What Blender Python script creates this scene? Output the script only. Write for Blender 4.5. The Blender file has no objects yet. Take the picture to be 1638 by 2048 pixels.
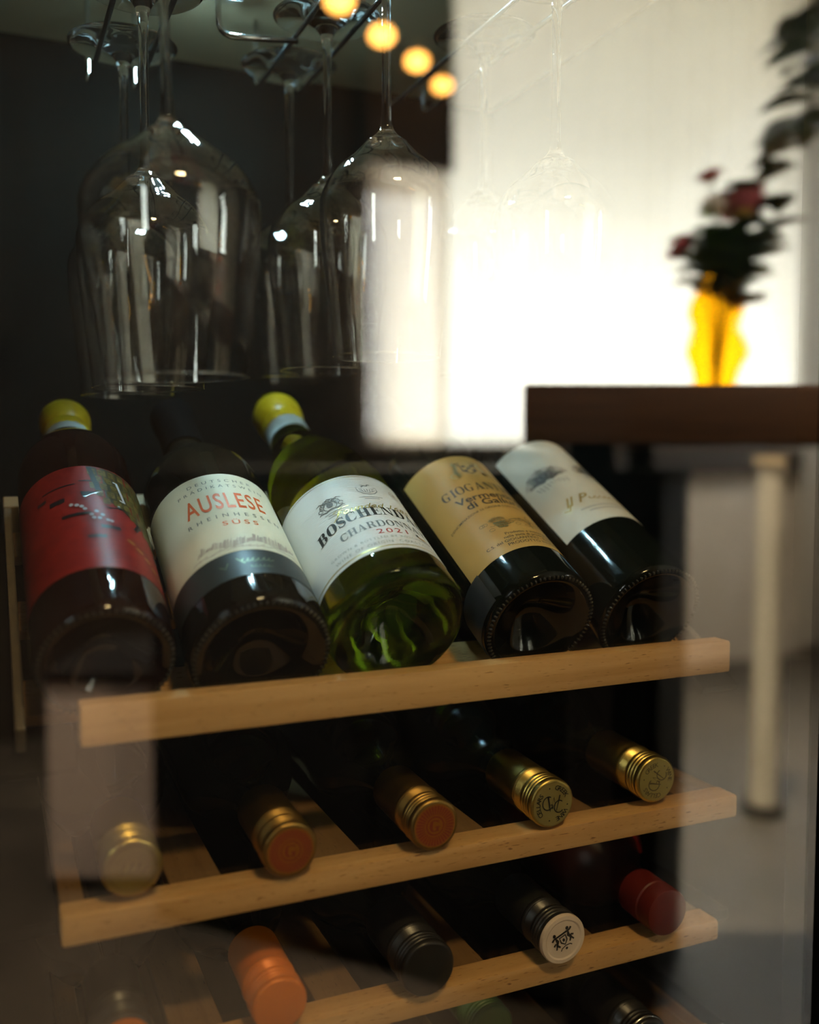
import bpy, bmesh, math, random
from mathutils import Vector, Matrix, geometry
random.seed(7)
PI = math.pi
SC = bpy.context.scene
COL = SC.collection
EYE = 0.85                                   # lens height above the floor

# ------------------------------------------------------------------ camera
cam_d = bpy.data.cameras.new('camera'); cam = bpy.data.objects.new('camera', cam_d); COL.objects.link(cam)
yaw, pit = math.radians(23.729), math.radians(3.606)
fwd = Vector((math.sin(yaw)*math.cos(pit), math.cos(yaw)*math.cos(pit), -math.sin(pit)))
cam.location = (0, 0, EYE); cam.rotation_euler = fwd.to_track_quat('-Z', 'Y').to_euler()
cam_d.sensor_fit = 'VERTICAL'; cam_d.sensor_height = 36; cam_d.lens = 33.75
cam_d.clip_start = 0.01; cam_d.clip_end = 60
cam_d.dof.use_dof = True; cam_d.dof.focus_distance = 0.595; cam_d.dof.aperture_fstop = 2.5
SC.camera = cam

# ------------------------------------------------------------------ world (even overcast sky), exposure
w = bpy.data.worlds.new('overcast_sky'); SC.world = w; w.use_nodes = True
bg = w.node_tree.nodes['Background']; bg.inputs[0].default_value = (0.93, 0.97, 1.0, 1); bg.inputs[1].default_value = 21.0
vs = SC.view_settings
vs.view_transform = 'Standard'; vs.look = 'None'; vs.gamma = 1; vs.use_curve_mapping = False; vs.exposure = 0.0
cy = SC.cycles
cy.max_bounces = 24; cy.transmission_bounces = 20; cy.transparent_max_bounces = 40; cy.glossy_bounces = 8; cy.diffuse_bounces = 4
cy.sample_clamp_indirect = 6.0; cy.caustics_reflective = True; cy.caustics_refractive = True; cy.blur_glossy = 0.3
cy.use_denoising = True
sun_d = bpy.data.lights.new('hazy_sun', 'SUN'); sun_d.energy = 38; sun_d.angle = math.radians(36); sun_d.color = (1.0, .97, .90)   # low sun behind thin cloud, shines under the awning
sun_o = bpy.data.objects.new('hazy_sun', sun_d); COL.objects.link(sun_o); sun_o.location = (2, -9, 5)
sun_o.rotation_euler = Vector((0, math.cos(math.radians(22)), -math.sin(math.radians(22)))).to_track_quat('-Z', 'Y').to_euler()
# daylight comes through the street window and two added side windows; a portal in each only helps the sampling
def portal(name, loc, rot, sx, sy):
    l = bpy.data.lights.new(name, 'AREA'); l.shape = 'RECTANGLE'; l.size = sx; l.size_y = sy
    l.cycles.is_portal = True
    o = bpy.data.objects.new(name, l); COL.objects.link(o); o.location = loc; o.rotation_euler = rot
portal('window_portal', (2.1, -2.235, 1.88), (PI/2, 0, PI), 1.9, 2.04)
portal('window_portal', (3.375, -1.6, 1.55), (0, PI/2, 0), 0.7, 1.3)
portal('window_portal', (-1.475, -1.2, 1.35), (0, -PI/2, 0), 0.5, 0.8)

# ------------------------------------------------------------------ material helpers
MATS = {}
def mat(name, col, rough=0.5, metal=0.0, spec=0.5, coat=0.0, trans=0.0, ior=1.5, emit=None, strength=0.0):
    if name in MATS: return MATS[name]
    m = bpy.data.materials.new(name); m.use_nodes = True
    b = m.node_tree.nodes['Principled BSDF']; I = b.inputs
    I['Base Color'].default_value = (*col, 1); I['Roughness'].default_value = rough; I['Metallic'].default_value = metal
    I['Specular IOR Level'].default_value = spec; I['Coat Weight'].default_value = coat; I['Transmission Weight'].default_value = trans
    I['IOR'].default_value = ior
    if emit: I['Emission Color'].default_value = (*emit, 1); I['Emission Strength'].default_value = strength
    MATS[name] = m; return m
def N(m, t, **kw):
    n = m.node_tree.nodes.new(t)
    for k, v in kw.items(): setattr(n, k, v)
    return n
def L(m, a, b): m.node_tree.links.new(a, b)
def noise_col(m, scale, c0, c1, stretch=(1, 1, 1), detail=4, rough=0.6, lo=0.35, hi=0.65, bump=0.0, distort=0.0):
    b = m.node_tree.nodes['Principled BSDF']
    tc = N(m, 'ShaderNodeTexCoord'); mp = N(m, 'ShaderNodeMapping'); mp.inputs['Scale'].default_value = stretch
    nz = N(m, 'ShaderNodeTexNoise'); nz.inputs['Scale'].default_value = scale; nz.inputs['Detail'].default_value = detail
    nz.inputs['Roughness'].default_value = rough; nz.inputs['Distortion'].default_value = distort
    rp = N(m, 'ShaderNodeValToRGB'); e = rp.color_ramp.elements
    e[0].position = lo; e[0].color = (*c0, 1); e[1].position = hi; e[1].color = (*c1, 1)
    L(m, tc.outputs['Object'], mp.inputs['Vector']); L(m, mp.outputs['Vector'], nz.inputs['Vector'])
    L(m, nz.outputs['Fac'], rp.inputs['Fac']); L(m, rp.outputs['Color'], b.inputs['Base Color'])
    if bump:
        bp = N(m, 'ShaderNodeBump'); bp.inputs['Strength'].default_value = bump; bp.inputs['Distance'].default_value = 0.001
        L(m, nz.outputs['Fac'], bp.inputs['Height']); L(m, bp.outputs['Normal'], b.inputs['Normal'])
    return rp
def wood(name, light, dark, fleck, along='x'):
    m = mat(name, light, 0.55)
    b = m.node_tree.nodes['Principled BSDF']
    tc = N(m, 'ShaderNodeTexCoord')
    st = {'x': (1.2, 22, 22), 'y': (22, 1.2, 22), 'z': (22, 22, 1.2)}[along]
    mp = N(m, 'ShaderNodeMapping'); mp.inputs['Scale'].default_value = st
    mp.inputs['Rotation'].default_value = (0, math.radians(4), 0)
    nz = N(m, 'ShaderNodeTexNoise'); nz.inputs['Scale'].default_value = 5; nz.inputs['Detail'].default_value = 5; nz.inputs['Distortion'].default_value = 0.6
    rp = N(m, 'ShaderNodeValToRGB'); e = rp.color_ramp.elements
    e[0].position = 0.32; e[0].color = (*dark, 1); e[1].position = 0.68; e[1].color = (*light, 1)
    L(m, tc.outputs['Object'], mp.inputs['Vector']); L(m, mp.outputs['Vector'], nz.inputs['Vector']); L(m, nz.outputs['Fac'], rp.inputs['Fac'])
    st2 = {'x': (110, 900, 900), 'y': (900, 110, 900), 'z': (900, 900, 110)}[along]      # short dark pores of beech
    mp2 = N(m, 'ShaderNodeMapping'); mp2.inputs['Scale'].default_value = st2; mp2.inputs['Rotation'].default_value = (0, math.radians(4), 0)
    n2 = N(m, 'ShaderNodeTexNoise'); n2.inputs['Scale'].default_value = 1.3; n2.inputs['Detail'].default_value = 1
    r2 = N(m, 'ShaderNodeValToRGB'); r2.color_ramp.elements[0].position = 0.66; r2.color_ramp.elements[0].color = (0, 0, 0, 1)
    r2.color_ramp.elements[1].position = 0.74; r2.color_ramp.elements[1].color = (1, 1, 1, 1)
    mx = N(m, 'ShaderNodeMix', data_type='RGBA'); mx.inputs[7].default_value = (*fleck, 1)
    L(m, tc.outputs['Object'], mp2.inputs['Vector']); L(m, mp2.outputs['Vector'], n2.inputs['Vector']); L(m, n2.outputs['Fac'], r2.inputs['Fac'])
    L(m, r2.outputs['Color'], mx.inputs[0]); L(m, rp.outputs['Color'], mx.inputs[6]); L(m, mx.outputs[2], b.inputs['Base Color'])
    return m
def thin_glass(name, tint, ior=1.5, boost=1.0):
    """clear sheet: looks straight through, mirrors by Fresnel"""
    m = bpy.data.materials.new(name); m.use_nodes = True; nt = m.node_tree; nt.nodes.clear()
    o = N(m, 'ShaderNodeOutputMaterial'); t = N(m, 'ShaderNodeBsdfTransparent'); g = N(m, 'ShaderNodeBsdfGlossy')
    t.inputs[0].default_value = (*tint, 1); g.inputs['Roughness'].default_value = 0.0
    f = N(m, 'ShaderNodeFresnel'); x = N(m, 'ShaderNodeMixShader')
    ge = N(m, 'ShaderNodeNewGeometry'); io = N(m, 'ShaderNodeMix'); io.inputs[2].default_value = ior; io.inputs[3].default_value = 1/ior   # the sheet does not bend light, so both faces mirror alike
    L(m, ge.outputs['Backfacing'], io.inputs[0]); L(m, io.outputs[0], f.inputs[0])
    if boost != 1.0:
        mu = N(m, 'ShaderNodeMath', operation='MULTIPLY', use_clamp=True); mu.inputs[1].default_value = boost
        L(m, f.outputs[0], mu.inputs[0]); L(m, mu.outputs[0], x.inputs[0])
    else: L(m, f.outputs[0], x.inputs[0])
    L(m, t.outputs[0], x.inputs[1]); L(m, g.outputs[0], x.inputs[2]); L(m, x.outputs[0], o.inputs[0])
    MATS[name] = m; return m
def sheer(name, col, see, through):
    """cloth: a share of open weave, the rest scatters light to both sides"""
    m = bpy.data.materials.new(name); m.use_nodes = True; nt = m.node_tree; nt.nodes.clear()
    o = N(m, 'ShaderNodeOutputMaterial'); t = N(m, 'ShaderNodeBsdfTransparent'); d = N(m, 'ShaderNodeBsdfDiffuse'); tl = N(m, 'ShaderNodeBsdfTranslucent')
    d.inputs[0].default_value = (*col, 1); tl.inputs[0].default_value = (*col, 1)
    a = N(m, 'ShaderNodeMixShader'); a.inputs[0].default_value = through
    b = N(m, 'ShaderNodeMixShader'); b.inputs[0].default_value = see
    L(m, d.outputs[0], a.inputs[1]); L(m, tl.outputs[0], a.inputs[2]); L(m, a.outputs[0], b.inputs[1]); L(m, t.outputs[0], b.inputs[2]); L(m, b.outputs[0], o.inputs[0])
    MATS[name] = m; return m

# ------------------------------------------------------------------ mesh helpers
def link(name, me, m, parent=None, smooth=False):
    o = bpy.data.objects.new(name, me); COL.objects.link(o)
    if m is not None and not me.materials: me.materials.append(m)
    if parent: o.parent = parent
    if smooth:
        for p in me.polygons: p.use_smooth = True
    return o
def obj(name, bm, m, parent=None, smooth=False, sharp=None):
    bmesh.ops.recalc_face_normals(bm, faces=bm.faces)
    me = bpy.data.meshes.new(name); bm.to_mesh(me); bm.free()
    o = link(name, me, m, parent, smooth)
    if smooth and sharp: me.set_sharp_from_angle(angle=math.radians(sharp))
    return o
def thing(name, label, cat, loc=(0, 0, 0), rot=(0, 0, 0), group=None):
    o = bpy.data.objects.new(name, None); COL.objects.link(o); o.location = loc; o.rotation_euler = rot
    o.empty_display_size = 0.02; o['label'] = label; o['category'] = cat
    if group: o['group'] = group
    return o
def tag(o, label, cat, group=None):
    o['label'] = label; o['category'] = cat
    if group: o['group'] = group
    return o
def structure(o): o['kind'] = 'structure'; return o
def box(bm, lo, hi, bevel=0.0, mtx=None):
    r = bmesh.ops.create_cube(bm, size=1.0); vs_ = r['verts']
    for v in vs_: v.co = Vector([lo[i] + (v.co[i] + 0.5)*(hi[i] - lo[i]) for i in range(3)])
    if bevel:
        es = list({e for v in vs_ for e in v.link_edges})
        rr = bmesh.ops.bevel(bm, geom=es, offset=bevel, segments=2, affect='EDGES', profile=0.6)
        vs_ = list({v for f in rr['faces'] for v in f.verts} | {v for v in vs_ if v.is_valid})
    if mtx is not None: bmesh.ops.transform(bm, matrix=mtx, verts=vs_)
    return bm
def boxes(*bl, bevel=0.0):
    bm = bmesh.new()
    for lo, hi in bl: box(bm, lo, hi, bevel)
    return bm
def lathe(prof, n=64, wob=None):
    bm = bmesh.new(); rings = []
    for r, z in prof:
        if r < 1e-6: rings.append([bm.verts.new((0, 0, z))])
        else:
            rings.append([bm.verts.new((r*(1 + (wob(2*PI*k/n, z) if wob else 0))*math.cos(2*PI*k/n), r*(1 + (wob(2*PI*k/n, z) if wob else 0))*math.sin(2*PI*k/n), z)) for k in range(n)])
    for a, b in zip(rings, rings[1:]):
        for k in range(n):
            k2 = (k + 1) % n
            if len(a) == 1 and len(b) == 1: continue
            if len(a) == 1: bm.faces.new((a[0], b[k], b[k2]))
            elif len(b) == 1: bm.faces.new((a[k], b[0], a[k2]))
            else: bm.faces.new((a[k], b[k], b[k2], a[k2]))
    return bm
def smooth_prof(pts, step=4):
    """Catmull-Rom through the given (r,z) points"""
    out = []
    for i in range(len(pts) - 1):
        p0 = pts[max(i-1, 0)]; p1 = pts[i]; p2 = pts[i+1]; p3 = pts[min(i+2, len(pts)-1)]
        for k in range(step):
            t = k/step
            out.append(tuple(0.5*((2*p1[j]) + (-p0[j]+p2[j])*t + (2*p0[j]-5*p1[j]+4*p2[j]-p3[j])*t*t + (-p0[j]+3*p1[j]-3*p2[j]+p3[j])*t**3) for j in (0, 1)))
    out.append(pts[-1]); return [(max(a, 0), b) for a, b in out]
def tube(bm, pts, r, n=8, closed=False):
    P = [Vector(p) for p in pts]; rings = []; rr = r if isinstance(r, (list, tuple)) else [r]*len(P)
    for i, p in enumerate(P):
        t = ((P[(i+1) % len(P)] if closed or i+1 < len(P) else P[i]) - (P[i-1] if closed or i > 0 else P[i])).normalized()
        a = t.orthogonal().normalized() if i == 0 else (rings_a - t*rings_a.dot(t)).normalized()
        rings_a = a; b = t.cross(a)
        rings.append([bm.verts.new(p + (a*math.cos(2*PI*k/n) + b*math.sin(2*PI*k/n))*rr[i]) for k in range(n)])
    m_ = len(rings)
    for i in range(m_ if closed else m_-1):
        A, B = rings[i], rings[(i+1) % m_]
        for k in range(n): bm.faces.new((A[k], A[(k+1) % n], B[(k+1) % n], B[k]))
    if not closed: bm.faces.new(rings[0][::-1]); bm.faces.new(rings[-1])
    return bm
def fillet(pts, rad, n=5):
    P = [Vector(p) for p in pts]; out = [P[0]]
    for i in range(1, len(P)-1):
        a = (P[i-1]-P[i]).normalized(); b = (P[i+1]-P[i]).normalized()
        for k in range(n+1):
            t = k/n; out.append((P[i]+a*rad)*(1-t)**2 + P[i]*2*t*(1-t) + (P[i]+b*rad)*t*t)
    out.append(P[-1]); return out

# ------------------------------------------------------------------ flat print: shapes in 2D, wrapped on a bottle or laid on a cap
_tc = {}
def text_mesh(s, bold=0.0, spacing=1.0, shear=0.0):
    k = (s, bold, spacing, shear)
    if k in _tc: return _tc[k]
    c = bpy.data.curves.new('t', 'FONT'); c.body = s; c.size = 1.0; c.offset = bold; c.space_character = spacing; c.shear = shear
    c.align_x = 'CENTER'; c.align_y = 'BOTTOM_BASELINE'; c.resolution_u = 3
    o = bpy.data.objects.new('t', c); COL.objects.link(o)
    dg = bpy.context.evaluated_depsgraph_get(); me = bpy.data.meshes.new_from_object(o.evaluated_get(dg))
    r = ([(v.co.x, v.co.y) for v in me.vertices], [tuple(p.vertices) for p in me.polygons])
    bpy.data.objects.remove(o); bpy.data.curves.remove(c); bpy.data.meshes.remove(me)
    _tc[k] = r; return r
class Art:
    def __init__(s): s.v = []; s.f = []
    def add(s, vs, fs):
        n = len(s.v); s.v += vs; s.f += [tuple(i+n for i in f) for f in fs]; return s
    def poly(s, pts):
        t = geometry.tessellate_polygon([[Vector((x, y, 0)) for x, y in pts]]); return s.add(list(pts), [tuple(q) for q in t])
    def rect(s, x0, y0, x1, y1, step=0.004):
        n = max(1, int(abs(x1-x0)/step)); vs = []
        for i in range(n+1):
            x = x0+(x1-x0)*i/n; vs += [(x, y0), (x, y1)]
        return s.add(vs, [(2*i, 2*i+2, 2*i+3, 2*i+1) for i in range(n)])
    def stroke(s, pts, wd, closed=False):
        P = [Vector(p) for p in pts]; n = len(P); ws = wd if isinstance(wd, (list, tuple)) else [wd]*n; vs = []
        for i in range(n):
            a = P[(i-1) % n] if closed or i > 0 else P[i]; b = P[(i+1) % n] if closed or i < n-1 else P[i]
            d = (b-a); d = d.normalized() if d.length > 1e-9 else Vector((1, 0)); q = Vector((-d.y, d.x))*ws[i]/2
            vs += [tuple(P[i]+q), tuple(P[i]-q)]
        m_ = n if closed else n-1
        return s.add(vs, [(2*i, 2*i+1, (2*i+3) % (2*n), (2*i+2) % (2*n)) for i in range(m_)])
    def ell(s, cx, cy, rx, ry, n=20, rot=0):
        c, d = math.cos(rot), math.sin(rot); vs = []
        for k in range(n):
            x, y = rx*math.cos(2*PI*k/n), ry*math.sin(2*PI*k/n); vs.append((cx+x*c-y*d, cy+x*d+y*c))
        return s.add(vs, [tuple(range(n))])
    def arc(s, cx, cy, rx, ry, a0, a1, wd, n=20):
        return s.stroke([(cx+rx*math.cos(math.radians(a0+(a1-a0)*k/n)), cy+ry*math.sin(math.radians(a0+(a1-a0)*k/n))) for k in range(n+1)], wd)
    def text(s, t, size, cx, cy, sx=1.0, bold=0.0, spacing=1.0, shear=0.0, arch=0.0, rot=0.0):
        v, f = text_mesh(t, bold, spacing, shear); out = []; c, d = math.cos(rot), math.sin(rot)
        for x, y in v:
            X, Y = x*size*sx, y*size; Y -= arch*X*X
            out.append((cx+X*c-Y*d, cy+X*d+Y*c))
        return s.add(out, f)
    def ring_text(s, t, size, R, a_mid, span, cx=0, cy=0, bold=0.0, inward=False):
        n = len(t)
        for i, ch in enumerate(t):
            if ch == ' ': continue
            a = math.radians(a_mid + span*(0.5-(i+0.5)/n)*(1 if not inward else -1)); v, f = text_mesh(ch, bold)
            ca, sa = (math.cos(a-PI/2), math.sin(a-PI/2)) if not inward else (math.cos(a+PI/2), math.sin(a+PI/2))
            o = [(x*size, (y-0.36)*size) for x, y in v]
            s.add([(cx+R*math.cos(a)+x*ca-y*sa, cy+R*math.sin(a)+x*sa+y*ca) for x, y in o], f)
        return s
    def xf(s, fn): s.v = [fn(x, y) for x, y in s.v]; return s
    def onto(s, name, m, parent, fn):
        me = bpy.data.meshes.new(name); me.from_pydata([fn(x, y) for x, y in s.v], [], s.f); me.update()
        return link(name, me, m, parent)
def cyl(r, off=0.0003, phi0=0.0):
    return lambda x, y: ((r+off)*math.sin(x/r+phi0), -(r+off)*math.cos(x/r+phi0), y)
def disc(z): return lambda x, y: (x, y, z)
def patch(r, p0, p1, s0, s1, off=0.00015, n=36, ns=2):
    """paper label: bent sheet with a little thickness between two angles and two heights"""
    bm = bmesh.new(); lay = []
    for o_ in (off, -0.0002):
        lay.append([[bm.verts.new(((r+o_)*math.sin(p0+(p1-p0)*i/n), -(r+o_)*math.cos(p0+(p1-p0)*i/n), s0+(s1-s0)*j/ns)) for j in range(ns+1)] for i in range(n+1)])
    A, B = lay
    for i in range(n):
        for j in range(ns):
            bm.faces.new((A[i][j], A[i+1][j], A[i+1][j+1], A[i][j+1])); bm.faces.new((B[i][j], B[i][j+1], B[i+1][j+1], B[i+1][j]))
        bm.faces.new((A[i][0], B[i][0], B[i+1][0], A[i+1][0])); bm.faces.new((A[i][ns], A[i+1][ns], B[i+1][ns], B[i][ns]))
    for j in range(ns):
        bm.faces.new((A[0][j], A[0][j+1], B[0][j+1], B[0][j])); bm.faces.new((A[n][j], B[n][j], B[n][j+1], A[n][j+1]))
    return bm
# fat-face serif capitals (thick stems, hairlines, slab serifs), unit height
def serif(word, thick=0.27, hair=0.06, track=0.10):
    A = Art(); x = 0.0; S = hair
    def stem(x, w=thick, y0=0, y1=1, top=True, bot=True):
        A.rect(x, y0, x+w, y1, 9)
        e = 0.11
        if bot: A.rect(x-e, y0, x+w+e, y0+S, 9)
        if top: A.rect(x-e, y1-S, x+w+e, y1, 9)
    def bowl(cx, cy, rx, ry, a0, a1, t0=None, n=22):
        t0 = t0 or thick*1.1; pts = []; ws = []
        for k in range(n+1):
            a = math.radians(a0+(a1-a0)*k/n); th = hair+(t0-hair)*abs(math.cos(a))**1.6
            pts.append((cx+(rx-th/2)*math.cos(a), cy+(ry-hair/2)*math.sin(a))); ws.append(th)
        A.stroke(pts, ws)
    for ch in word:
        e = 0.11
        if ch == ' ': x += 0.5; continue
        if ch in 'BDEHLNRIP': x0 = x+e
        if ch == 'O': bowl(x+0.46, 0.5, 0.46, 0.5, 0, 360, n=36); x += 0.92
        elif ch in 'CG':
            bowl(x+0.46, 0.5, 0.46, 0.5, 48, 312, n=30); A.poly([(x+0.76, 0.98), (x+0.82, 0.98), (x+0.82, 0.62), (x+0.76, 0.74)])
            if ch == 'G': stem(x+0.58, thick*0.9, 0.02, 0.46, True, False); x += 0.98
            else: A.stroke([(x+0.70, 0.12), (x+0.84, 0.32)], [0.10, 0.03]); x += 0.88
        elif ch == 'S':
            pts = [(0.62, 0.80), (0.50, 0.95), (0.32, 0.965), (0.14, 0.86), (0.16, 0.66), (0.38, 0.52), (0.58, 0.38), (0.60, 0.16), (0.42, 0.035), (0.22, 0.05), (0.08, 0.22)]
            ws = [0.06, 0.07, 0.09, 0.16, 0.24, 0.30, 0.24, 0.16, 0.09, 0.07, 0.06]
            sp = smooth_prof(pts, 4); wl = [ws[min(i//4, 10)]*(1-(i % 4)/4)+ws[min(i//4+1, 10)]*((i % 4)/4) for i in range(len(sp))]
            A.stroke([(x+a, b) for a, b in sp], wl)
            A.poly([(x+0.60, 0.98), (x+0.66, 0.98), (x+0.66, 0.64), (x+0.60, 0.74)]); A.poly([(x+0.04, 0.02), (x+0.10, 0.02), (x+0.10, 0.28), (x+0.04, 0.38)]); x += 0.74
        elif ch == 'B':
            stem(x0, top=False, bot=False); A.rect(x0-e, 0, x0+0.42, S, 9); A.rect(x0-e, 1-S, x0+0.40, 1, 9); A.rect(x0, 0.50, x0+0.42, 0.50+S, 9)
            bowl(x0+0.38, 0.76, 0.32, 0.24, -90, 90); bowl(x0+0.40, 0.265, 0.36, 0.265, -90, 90); x = x0+0.78
        elif ch == 'D':
            stem(x0, top=False, bot=False); A.rect(x0-e, 0, x0+0.42, S, 9); A.rect(x0-e, 1-S, x0+0.42, 1, 9); bowl(x0+0.40, 0.5, 0.48, 0.5, -90, 90); x = x0+0.90
        elif ch in 'RP':
            stem(x0, top=False); A.rect(x0-e, 1-S, x0+0.42, 1, 9); A.rect(x0, 0.46, x0+0.42, 0.46+S, 9); bowl(x0+0.38, 0.74, 0.34, 0.26, -90, 90)
            if ch == 'R': A.poly([(x0+0.34, 0.48), (x0+0.62, 0.46), (x0+0.86, 0), (x0+0.56, 0)])
            x = x0+0.86
        elif ch == 'E':
            stem(x0, top=False, bot=False); A.rect(x0-e, 0, x0+0.66, S, 9); A.rect(x0-e, 1-S, x0+0.62, 1, 9); A.rect(x0, 0.48, x0+0.48, 0.48+S, 9)
            A.poly([(x0+0.60, 0), (x0+0.66, 0), (x0+0.66, 0.34)]); A.poly([(x0+0.56, 1), (x0+0.62, 1), (x0+0.62, 0.68)]); A.rect(x0+0.44, 0.34, x0+0.49, 0.68, 9); x = x0+0.70
        elif ch == 'L':
            stem(x0, bot=False); A.rect(x0-e, 0, x0+0.64, S, 9); A.poly([(x0+0.57, 0), (x0+0.64, 0), (x0+0.64, 0.38)]); x = x0+0.68
        elif ch == 'I': stem(x0); x = x0+thick+e
        elif ch == 'H': stem(x0); stem(x0+0.56); A.rect(x0, 0.48, x0+0.7, 0.48+S, 9); x = x0+0.56+thick+e
        elif ch == 'N':
            A.rect(x0, 0, x0+0.07, 1, 9); A.rect(x0-e, 0, x0+0.19, S, 9); A.rect(x0-e, 1-S, x0+0.2, 1, 9)
            A.poly([(x0-0.02, 1), (x0+0.28, 1), (x0+0.74, 0), (x0+0.62, 0)]); A.rect(x0+0.67, 0, x0+0.74, 1, 9); A.rect(x0+0.55, 1-S, x0+0.86, 1, 9); x = x0+0.84
        elif ch == 'A':
            A.poly([(x+0.08, 0), (x+0.15, 0), (x+0.46, 0.9), (x+0.42, 1)]); A.poly([(x+0.38, 1), (x+0.52, 1), (x+0.90, 0), (x+0.60, 0)])
            A.rect(x+0.2, 0.28, x+0.68, 0.28+S, 9); A.rect(x-0.02, 0, x+0.26, S, 9); A.rect(x+0.50, 0, x+1.0, S, 9); x += 0.98
        elif ch == 'Y':
            A.poly([(x+0.04, 1), (x+0.34, 1), (x+0.62, 0.42), (x+0.36, 0.42)]); A.poly([(x+0.80, 1), (x+0.87, 1), (x+0.60, 0.42), (x+0.53, 0.44)]); stem(x+0.36, thick*0.95, 0, 0.5, False); A.rect(x-0.06, 1-S, x+0.46, 1, 9); A.rect(x+0.68, 1-S, x+1.0, 1, 9); x += 0.94
        elif ch == 'T':
            stem(x+0.28, top=False); A.rect(x, 1-S, x+0.83, 1, 9); A.poly([(x, 1), (x+0.06, 1), (x, 0.66)]); A.poly([(x+0.77, 1), (x+0.83, 1), (x+0.83, 0.66)]); x += 0.83
        elif ch == 'U':
            e2 = 0.1; A.rect(x+e2, 0.3, x+e2+thick, 1, 9); A.rect(x, 1-S, x+e2*2+thick, 1, 9); A.rect(x+0.74, 0.3, x+0.80, 1, 9); A.rect(x+0.62, 1-S, x+0.92, 1, 9)
            pts = [(x+e2+thick/2, 0.32), (x+e2+thick/2+0.03, 0.16), (x+0.38, 0.06), (x+0.56, 0.05), (x+0.70, 0.14), (x+0.77, 0.32)]
            A.stroke(smooth_prof(pts, 3), [thick]*3+[thick*0.75]*3+[0.12]*3+[0.09]*3+[0.06]*4); x += 0.92
        x += track
    wdt = x-track; A.v = [(a-wdt/2, b) for a, b in A.v]; A.w = wdt; return A
def put_serif(dst, word, height, width, cx, cy, **kw):
    a = serif(word, **kw); k = width/a.w; dst.add([(cx+x*k, cy+y*height) for x, y in a.v], a.f)
def squiggle(dst, x0, y0, x1, amp, n, wd, slant=0.4, seed=1):
    rnd = random.Random(seed); pts = []
    for i in range(n*6+1):
        t = i/(n*6); a = 2*PI*i/6; k = amp*(0.7+0.5*rnd.random())
        y = y0+k*math.sin(a); pts.append((x0+(x1-x0)*t+amp*0.5*math.cos(a)+slant*(y-y0), y))
    dst.stroke(pts, [wd*(0.5+0.5*abs(math.cos(i*0.9))) for i in range(len(pts))])

# ------------------------------------------------------------------ materials
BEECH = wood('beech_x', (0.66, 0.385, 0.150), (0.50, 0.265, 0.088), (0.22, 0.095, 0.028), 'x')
BEECH_Y_SHADED = wood('beech_y_shaded', (0.22, 0.125, 0.050), (0.16, 0.085, 0.03), (0.08, 0.04, 0.015), 'y')  # same beech as the rails, darkened for the shade behind them
PALEWOOD = wood('pale_wood', (0.34, 0.27, 0.17), (0.26, 0.20, 0.12), (0.25, 0.18, 0.1), 'x')
SIDEWOOD = wood('grey_side_wood', (0.14, 0.115, 0.08), (0.10, 0.08, 0.055), (0.06, 0.045, 0.03), 'y')
TABLE = wood('table_wood', (0.16, 0.070, 0.028), (0.10, 0.042, 0.018), (0.02, 0.008, 0.004), 'x')
LEGWOOD = wood('leg_wood', (0.62, 0.48, 0.30), (0.50, 0.37, 0.22), (0.3, 0.2, 0.1), 'z')
DARKGLASS = mat('dark_bottle_glass', (0.006, 0.007, 0.005), 0.08, spec=0.4)
REDGLASS = mat('red_wine_bottle_glass', (0.012, 0.003, 0.002), 0.05, spec=0.5)
BROWNGLASS = mat('brown_bottle_glass', (0.010, 0.007, 0.004), 0.06)
GREENGLASS = mat('green_bottle_glass', (0.42, 0.58, 0.012), 0.03, trans=1.0, ior=1.40)
CABINET = mat('cabinet_black', (0.0045, 0.004, 0.003), 0.85, spec=0.06)
CABTOP = mat('cabinet_ceiling', (0.62, 0.50, 0.31), 0.6, spec=0.2)
CHROME = mat('chrome_wire', (0.75, 0.78, 0.80), 0.18, 1.0)
PANE = thin_glass('door_pane_glass', (0.95, 0.96, 0.93), 2.5)          # low-emission coated pane
BOWL = thin_glass('wine_glass_bowl', (0.985, 0.988, 0.988), 1.60, 1.5)
STEM = mat('wine_glass_stem', (0.98, 0.99, 0.99), 0.0, trans=1.0, ior=1.5)

# ================================================================== ROOM (mirrored in the door pane)
X0, X1, Y0, Y1, H = -1.40, 3.30, -2.09, 0.95, 3.05
DARKWALL = mat('dark_brown_wall', (0.035, 0.027, 0.020), 0.8, spec=0.2); noise_col(DARKWALL, 3, (0.028, 0.021, 0.016), (0.045, 0.034, 0.025))
PALEWALL = mat('pale_plaster', (0.62, 0.55, 0.46), 0.8, spec=0.2); noise_col(PALEWALL, 4, (0.58, 0.51, 0.42), (0.66, 0.59, 0.50))
FLOORM = mat('stone_floor', (0.12, 0.10, 0.075), 0.5); noise_col(FLOORM, 2.5, (0.032, 0.026, 0.018), (0.055, 0.044, 0.031))
CEILM = mat('ceiling_paint', (0.30, 0.27, 0.22), 0.9)
WX0, WX1, WZ0, WZ1 = 1.15, 3.06, 0.86, 2.90        # street window behind the photographer
structure(obj('floor', boxes(((X0-.1, Y0-.14, -.1), (X1+.1, Y1+.1, 0))), FLOORM))
structure(obj('ceiling', boxes(((X0-.1, Y0-.14, H), (X1+.1, Y1+.1, H+.1))), CEILM))
structure(obj('wall_back', boxes(((X0-.1, Y1, 0), (X1+.1, Y1+.1, H))), DARKWALL))
structure(obj('wall_front', boxes(((X0-.1, Y0-.14, 0), (WX0, Y0, H)), ((WX0, Y0-.14, WZ1), (WX1, Y0, H))), DARKWALL))
structure(obj('wall_front', boxes(((WX0, Y0-.14, 0), (X1+.1, Y0, WZ0-.02)), ((WX1, Y0-.14, WZ0-.02), (X1+.1, Y0, H))), PALEWALL))
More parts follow.
